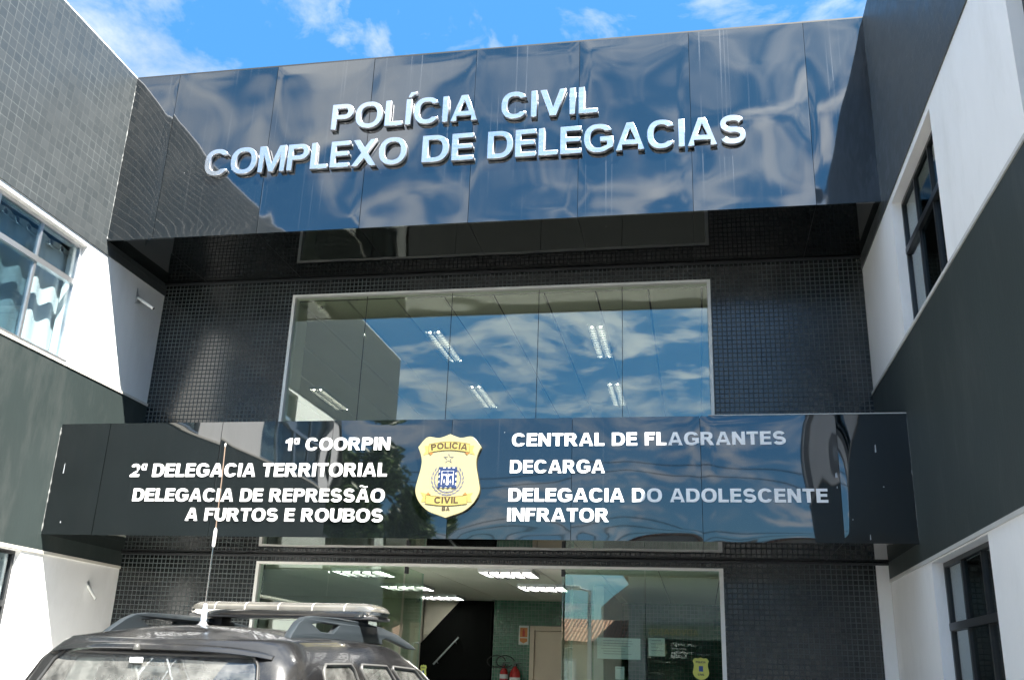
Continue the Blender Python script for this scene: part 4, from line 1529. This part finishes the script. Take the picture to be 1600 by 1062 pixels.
# lip spoiler above the rear window
sp = MB()
prof = [(-.055, 0.012), (-.035, .034), (.03, .048), (.20, .050), (.20, .01), (.0, -.006)]
ns = 28
i0 = 0
for i in range(ns + 1):
    u = -1 + 2 * i / ns
    x = u * .725
    yb = Y0(1.5) + .05 * u * u + .03 * abs(u) ** 5
    zb = 1.495 - .030 * abs(u) ** 3.5
    for (dy, dz) in prof:
        k = 1 - .25 * abs(u) ** 8
        sp.v.append((x, yb + dy * k, zb + dz * k))
P_ = len(prof)
for i in range(ns):
    for k in range(P_):
        a = i * P_ + k
        b = i * P_ + (k + 1) % P_
        sp.f.append((a, a + P_, b + P_, b))
sp.f.append(tuple(range(P_)))
sp.f.append(tuple(ns * P_ + k for k in range(P_))[::-1])
spo = obj('spoiler', sp, CARP, car, 50, local=True)
obj('washer_nozzle', MB().lathe([(.018, 0), (.02, .012), (.012, .03), (.004, .034)], (-.06, Y0(1.5) - .06, 1.50), 14), CTRIM, spo, 50, local=True)
obj('brake_lamp', MB().box(-.16, .16, .325, .345, 1.385, 1.42, .006), M('pale_lamp_cover', (.55, .58, .55), .3), car, local=True)
obj('wiper_cap', MB().box(-.100, -.02, Y0(1.43) - .022, Y0(1.43) - .006, 1.433, 1.462, .006), VINYL, car, 40, local=True)

# roof rails
for s_ in (-1, 1):
    outer = [(.34, 1.575), (.40, 1.625), (.50, 1.69), (.58, 1.722), (.70, 1.738), (1.0, 1.746), (1.4, 1.742), (1.75, 1.725), (2.05, 1.69), (2.30, 1.635), (2.42, 1.598), (2.25, 1.598), (2.0, 1.632), (1.80, 1.655), (1.72, 1.640), (1.72, 1.610), (1.0, 1.610), (.6, 1.60)]
    hole1 = [(.66, 1.690), (.76, 1.650), (.92, 1.648), (.98, 1.676), (1.02, 1.700), (.80, 1.704)]
    hole2 = [(1.10, 1.690), (1.10, 1.635), (1.68, 1.655), (1.72, 1.690), (1.4, 1.704)]
    me = curve_mesh([outer, hole1] if s_ else [outer], .034, .007)
    # side profile: (y, z) -> place at x
    me.transform(Matrix(((0, 0, 1, s_ * .625), (1, 0, 0, .26), (0, 1, 0, 0), (0, 0, 0, 1))))
    for v in me.vertices:                        # rails lean inwards and follow the roof edge
        v.co.x -= s_ * ((v.co.z - 1.60) * .25 + max(0, v.co.y - 1.4) * .05)
    obj('roof_rail', me, CARPL, car, 40, local=True)

# light bar
LBY, LBZ = 1.72, 1.772
lbw = .735
base = MB()
def lbprof(h0, h1, d, n=10):
    return [(d * math.cos(math.pi * k / n), h0 + (h1 - h0) * math.sin(math.pi * k / n)) for k in range(n + 1)]
def bar(x0, x1, z0, z1, d, endr, seg=24):
    m = MB()
    n = 12
    secs = []
    for i in range(seg + 1):
        x = x0 + (x1 - x0) * i / seg
        e = min((x - x0) / endr, (x1 - x) / endr, 1)
        k = math.sqrt(max(0, 1 - (1 - e) ** 2)) if e < 1 else 1
        k = max(k, .12)
        secs.append((x, k))
    for x, k in secs:
        for q in range(n + 1):
            a = math.pi * q / n
            c = math.cos(a)
            m.v.append((x, LBY + d * (.45 + .55 * k) * (abs(c) ** .6 * (1 if c > 0 else -1)), z0 + (z1 - z0) * k * math.sin(a) ** .6))
    w = n + 1
    for i in range(seg):
        for q in range(n):
            m.f.append((i * w + q, (i + 1) * w + q, (i + 1) * w + q + 1, i * w + q + 1))
        m.f.append((i * w, i * w + n, (i + 1) * w + n, (i + 1) * w))
    m.f.append(tuple(range(w)))
    m.f.append(tuple(seg * w + q for q in range(w))[::-1])
    return m
LENS = M('clear_lamp_lens', (.20, .19, .165), .22, .6, var=.22, vscale=9, coat=.6)
lbar = obj('light_bar', MB().box(-lbw + .02, lbw - .02, LBY - .135, LBY + .135, LBZ - .018, LBZ + .004, .008), M('dark_bar_base', (.05, .05, .05), .4), car, 40, local=True)
obj('lens_lower', bar(-lbw, lbw, LBZ + .032, LBZ - .020, .150, .13, 48), CHROME, lbar, 50, local=True)
obj('lens', bar(-lbw, lbw, LBZ + .034, LBZ + .092, .150, .13, 48), LENS, lbar, 50, local=True)
for x in (-.50, -.26, 0, .26, .50):
    m = MB()
    for q in range(13):
        a = math.pi * q / 12
        c = math.cos(a)
        for dx in (-.006, .006):
            m.v.append((x + dx, LBY + .1525 * (abs(c) ** .6 * (1 if c > 0 else -1)), LBZ + .0335 + .0605 * math.sin(a) ** .6))
    for q in range(12):
        m.f.append((q * 2, q * 2 + 1, q * 2 + 3, q * 2 + 2))
    obj('lens_joint', m, M('grey_lens_joint', (.30, .29, .27), .3), lbar, 50, local=True)
REFL = M('lamp_reflector', (.85, .84, .80), .15, .9, var=.1, vscale=20)
for s_ in (-1, 1):
    b = MB().box(s_ * .54 - .05, s_ * .54 + .05, LBY - .06, LBY + .06, 1.70, LBZ - .016, .008)
    b.box(s_ * .545 - .032, s_ * .545 + .032, LBY - .03, LBY + .03, 1.60, 1.70, .006)
    obj('mount', b, BLACKR, lbar, 40, local=True)

# antenna
AX, AY, AZ = -.055, .80, 1.640
an = obj('antenna', MB().lathe([(.055, -.03), (.055, .004), (.046, .016), (.026, .03), (.02, .045)], (AX, AY, AZ), 20), M('antenna_base', (.30, .30, .31), .35, .5), car, 50, local=True)
obj('coil', MB().lathe([(.017, .045), (.019, .06), (.016, .11), (.009, .15)], (AX, AY, AZ), 14), M('pale_blue_coil', (.45, .52, .62), .4), an, 50, local=True)
obj('mast', MB().tube([(AX, AY, AZ + .14), (AX, AY, AZ + .50)], .0052, 8), CHROME, an, 50, local=True)
obj('spring', MB().lathe([(.006, .49), (.011, .50), (.011, .585), (.009, .60), (.004, .61)], (AX, AY, AZ), 12), PLASTW, an, 50, local=True)
obj('whip', MB().tube([(AX, AY, AZ + .60), (AX - .004, AY, AZ + .9), (AX - .012, AY, AZ + 1.14)], .0032, 6), M('copper_whip', (.45, .32, .24), .35, .6), an, 50, local=True)
obj('whip_tip', MB().lathe([(.003, 1.13), (.005, 1.135), (.005, 1.15), (.002, 1.155)], (AX - .012, AY, AZ), 8), PLASTW, an, 50, local=True)

# lower details
for s_ in (-1, 1):
    obj('tail_lamp', MB().prism([(s_ * .895, .03 + .10), (s_ * .925, .30), (s_ * .80, .30), (s_ * .70, .0)], 'z', .78, 1.02), REDL, car, local=True)
    obj('headlamp', MB().prism([(s_ * .86, 3.72), (s_ * .60, 4.17), (s_ * .50, 4.215), (s_ * .50, 3.95)], 'z', .74, .90), M('headlamp_glass', (.6, .62, .64), .1, .3), car, local=True)
    mi = MB().box(s_ * .90, s_ * 1.03, 2.68, 2.78, 1.03, 1.17, .03)
    mi.box(s_ * .80, s_ * .92, 2.72, 2.76, 1.03, 1.07, .01)
    obj('side_mirror', mi, CARP, car, 40, local=True)
    for y in (1.72, 2.36):
        pass
    for y in (.92, 3.48):
        w_o = obj('wheel', MB().lathe([(.20, -.10), (.30, -.105), (.335, -.08), (.34, 0), (.335, .08), (.30, .105), (.20, .10)], (s_ * .80, y, .34), 36, 'x'), BLACKR, car, 40, local=True)
        rim = MB().lathe([(.195, -.10), (.205, -.095), (.19, -.07), (.06, -.05), (.05, .05), (.19, .07), (.205, .095), (.195, .10)], (s_ * .80, y, .34), 36, 'x')
        for k in range(5):
            a = 2 * math.pi * k / 5
            rim.tube([(s_ * .89, y + .03 * math.cos(a), .34 + .03 * math.sin(a)), (s_ * .895, y + .19 * math.cos(a), .34 + .19 * math.sin(a))], .022, 6)
        obj('rim', rim, ALU, w_o, 40, local=True)
        obj('wheel_arch', MB().tube([(s_ * .905, y + .40 * math.cos(math.pi * k / 14), .36 + .40 * math.sin(math.pi * k / 14)) for k in range(15)], .03, 8), BLACKR, car, 50, local=True)
obj('rear_bumper', MB().box(-.80, .80, -.05, .12, .36, .62, .04), BLACKR, car, 40, local=True)
obj('front_bumper', MB().box(-.82, .82, 4.08, 4.26, .36, .60, .04), BLACKR, car, 40, local=True)
obj('grille', MB().box(-.46, .46, 4.17, 4.225, .70, .86, .02), BLACKF, car, 40, local=True)
obj('number_plate', MB().box(-.20, .20, -.012, .0, .80, .92, .004), M('plate_grey', (.5, .5, .5), .4), car, local=True)
# inside: seats and the perforated partition behind the rear glass
ins = MB()
for x in (-.38, .38):
    for y in (1.15, 2.05):
        ins.box(x - .25, x + .25, y, y + .13, .60, 1.22, .04)
        ins.box(x - .13, x + .13, y + .02, y + .11, 1.25, 1.42, .03)
        ins.box(x - .25, x + .25, y + .13, y + .60, .55, .70, .04)
obj('seat', ins, M('dark_seat_cloth', (.05, .05, .05), .8), car, 40, local=True)
pt = MB()
hs = []
for i in range(26):
    for j in range(9):
        if 11 <= i <= 14: continue
        xx = -.585 + i * .045
        zz = 1.02 + j * .040
        hs.append((xx, xx + .024, zz, zz + .022))
pt.wall('x', .62, .006, -.62, .60, .62, 1.40, hs)
obj('partition', pt, SEATP, car, local=True)
# ---------------------------------------------------------------- across the street (seen in the glass and the glossy panels)
PLAST = M('grey_stucco', (.34, .34, .31), .8, var=.15, vscale=1.2, bump=.2)
CREAM = M('cream_stucco', (.58, .53, .42), .8, var=.10, vscale=1.2)


def roof_tile_mat():
    m, t, out = new_mat('clay_roof_tile')
    p = t.add('ShaderNodeBsdfPrincipled', {'Roughness': .8})
    t.l.new(p.outputs[0], out.inputs[0])
    tc = t.add('ShaderNodeTexCoord')
    wv = t.add('ShaderNodeTexWave', {'Vector': tc.outputs['Object'], 'Scale': 2.2, 'Distortion': .6, 'Detail': 2.0}, bands_direction='X')
    n = t.add('ShaderNodeTexNoise', {'Vector': tc.outputs['Object'], 'Scale': 3.0, 'Detail': 6.0})
    a = t.ramp(n.outputs[0], [(.3, (.20, .085, .05)), (.7, (.42, .20, .12))])
    c = t.mixc(t.ramp(wv.outputs[0], [(.1, 1.0), (.4, 0.0)]), a, (.08, .04, .03))
    t.l.new(c, p.inputs['Base Color'])
    b = t.add('ShaderNodeBump', {'Height': wv.outputs[0], 'Strength': .8, 'Distance': .05})
    t.l.new(b.outputs[0], p.inputs['Normal'])
    return m


CLAY = roof_tile_mat()


def house(x0, x1, y0, y1, hw, hr, label, wall, ridge_x=True, nwin=2):
    o = thing('house', label, 'house', ((x0 + x1) / 2, (y0 + y1) / 2, G))
    obj('wall', MB().box(x0, x1, y0, y1, G - .05, G + hw), wall, o)
    r = MB()
    e = .45
    z0, z1 = G + hw, G + hw + hr
    ym = (y0 + y1) / 2
    r.prism([(y0 - e, z0 - .12), (y1 + e, z0 - .12), (y1 + e, z0), (ym, z1), (y0 - e, z0)], 'x', x0 - e, x1 + e)
    obj('roof', r, CLAY, o)
    for k in range(nwin):
        cx = x0 + (x1 - x0) * (k + .5) / nwin
        w = obj('window', MB().box(cx - .6, cx + .6, y1 - .02, y1 + .05, G + 1.0, G + 2.1), ALUW, o)
        obj('pane', MB().box(cx - .53, cx + .53, y1 + .04, y1 + .06, G + 1.07, G + 2.03), GLASSW, w)
    return o


house(-9.5, -.6, -34.5, -27.2, 2.75, 1.0, 'low house with a clay tiled roof across the street', CREAM)
house(-21, -11, -36, -27, 3.0, 1.3, 'wide low house with a clay tiled roof across the street, further left', PLAST, nwin=3)
cb = thing('commercial_building', 'grey office building across the street with a glazed ground floor and gold lettering', 'building', (4.0, -29, G))
obj('wall', MB().wall('x', -25.6, -.3, -.2, 8.4, G, 5.1, [(.4, 7.8, G - 1, 3.0)]).box(-.2, .1, -34, -25.91, G, 5.1).box(8.1, 8.4, -34, -25.91, G, 5.1).box(.11, 8.09, -34, -33.8, G, 5.1), PLAST, cb)
obj('roof', MB().prism([(-34.2, 5.11), (-25.4, 5.11), (-25.4, 5.25), (-29.6, 5.6), (-34.2, 5.25)], 'x', -.4, 8.6), CLAY, cb)
obj('band', MB().box(.3, 7.9, -25.598, -25.5, 3.0, 3.5), M('olive_band', (.20, .22, .17), .7), cb)
shp = obj('shop_front', MB().box(.4, 7.8, -25.85, -25.80, G, 3.0), GLASSW, cb)
mm = MB()
for x in (.42, 2.3, 4.2, 6.0, 7.78): mm.box(x - .03, x + .03, -25.79, -25.70, G, 3.0)
obj('mullion', mm, BLACKF, shp)
sgn = curve_mesh(text_contours('ADVOGADOS', 0, 1.7, 0, .19, .17, .14, .12), .02)
sgn.transform(Matrix(((-1, 0, 0, 2.2), (0, 0, 1, -25.485), (0, 1, 0, 3.14), (0, 0, 0, 1))))
obj('lettering', sgn, M('gold_letters', (.60, .48, .18), .35, .4), cb)
gw = thing('gable_building', 'tall grey gabled building behind the houses across the street', 'building', (-1.5, -44, G))
obj('wall', MB().prism([(-2.6, G), (4.5, G), (4.5, 7.3), (1.5, 7.3), (-.4, 6.8), (-2.6, 5.0)], 'y', -46, -40), PLAST, gw)

lp_ = thing('street_lamp', 'grey street lamp with a horizontal arm at the far kerb', 'street lamp', (-1.35, -23.4, G))
obj('pole', MB().tube([(-1.35, -23.4, G), (-1.35, -23.4, 4.4)], [.08, .06], 12), STEELE, lp_, 40)
obj('arm', MB().tube([(-1.35, -23.4, 4.36), (-1.7, -23.4, 4.44)], .035, 10), STEELE, lp_, 40)
obj('lamp_head', MB().box(-2.2, -1.65, -23.52, -23.28, 4.40, 4.54, .04), PLASTW, lp_, 40)
wr = thing('power_line', 'dark power lines running along the street', 'power line', (0, -21.8, 6.0))
for k, (z, y) in enumerate(((5.2, -22.2), (5.5, -22.2), (5.8, -22.2), (7.4, -22.0), (7.7, -21.6))):
    pts = [(x, y, z - .5 * (1 - ((x % 30) / 15 - 1) ** 2)) for x in range(-60, 61, 3)]
    obj('cable', MB().tube(pts, .018, 5), BLACKR, wr, 60)


def tree(x, y, h, cr, cz, n, label, seed):
    r = random.Random(seed)
    o = thing('tree', label, 'tree', (x, y, G))
    tr = MB()
    p = [(x, y, G - .1), (x + .1, y, G + h * .2), (x - .05, y + .1, G + h * .4), (x + .1, y, G + h * .62), (x, y, G + h * .85)]
    tr.tube(p, [.20, .16, .13, .08, .03], 10)
    for k in range(9):
        a = k * 2.4
        z = G + h * (.36 + .05 * k)
        l = cr * .8
        tr.tube([(x, y, z), (x + math.cos(a) * l * .5, y + math.sin(a) * l * .5, z + .4), (x + math.cos(a) * l, y + math.sin(a) * l, z + .9)], [.06, .04, .015], 7)
    obj('trunk', tr, M('grey_brown_bark', (.16, .12, .09), .9, var=.25, vscale=9, bump=.4), o, 60)
    m = MB()
    cl = []
    for k in range(46):
        a, b = r.random() * 6.283, math.acos(2 * r.random() - 1)
        q = (.45 + .55 * r.random())
        cl.append((x + cr * q * math.sin(b) * math.cos(a), y + cr * q * math.sin(b) * math.sin(a), cz + cr * 1.15 * q * math.cos(b), cr * (.18 + .18 * r.random())))
    for k in range(n):
        cx, cy, cz_, rr = cl[r.randrange(len(cl))]
        v = Vector((r.gauss(0, 1), r.gauss(0, 1), r.gauss(0, 1))).normalized() * rr * r.random() ** .4
        c = Vector((cx, cy, cz_)) + v
        t = Vector((r.gauss(0, 1), r.gauss(0, 1), r.gauss(0, .6))).normalized()
        s = t.cross(Vector((r.gauss(0, 1), r.gauss(0, 1), r.gauss(0, 1)))).normalized()
        L, w = .14 + .10 * r.random(), .05 + .03 * r.random()
        m.quad(c - t * L, c + s * w, c + t * L, c - s * w)
    lm, t_, out = new_mat('leaf_%d' % seed) if ('leaf_%d' % seed) not in MATS else (None, None, None)
    pr = t_.add('ShaderNodeBsdfPrincipled', {'Roughness': .5})
    geo = t_.add('ShaderNodeNewGeometry')
    c = t_.ramp(geo.outputs['Random Per Island'], [(0, (.035, .085, .018)), (1, (.11, .19, .045))])
    t_.l.new(c, pr.inputs['Base Color'])
    t_.l.new(pr.outputs[0], out.inputs[0])
    obj('crown', m, lm, o, fix=False)
    return o


tree(-7.2, -19.9, 7.6, 2.25, 5.6, 15000, 'leafy green street tree on the near side of the street', 3)
tree(-14.5, -22.4, 6.5, 1.9, 4.9, 9000, 'smaller leafy street tree further along the street', 5)
tree(10.5, -24.3, 5.2, 1.5, 3.9, 6000, 'small round street tree at the far kerb', 9)
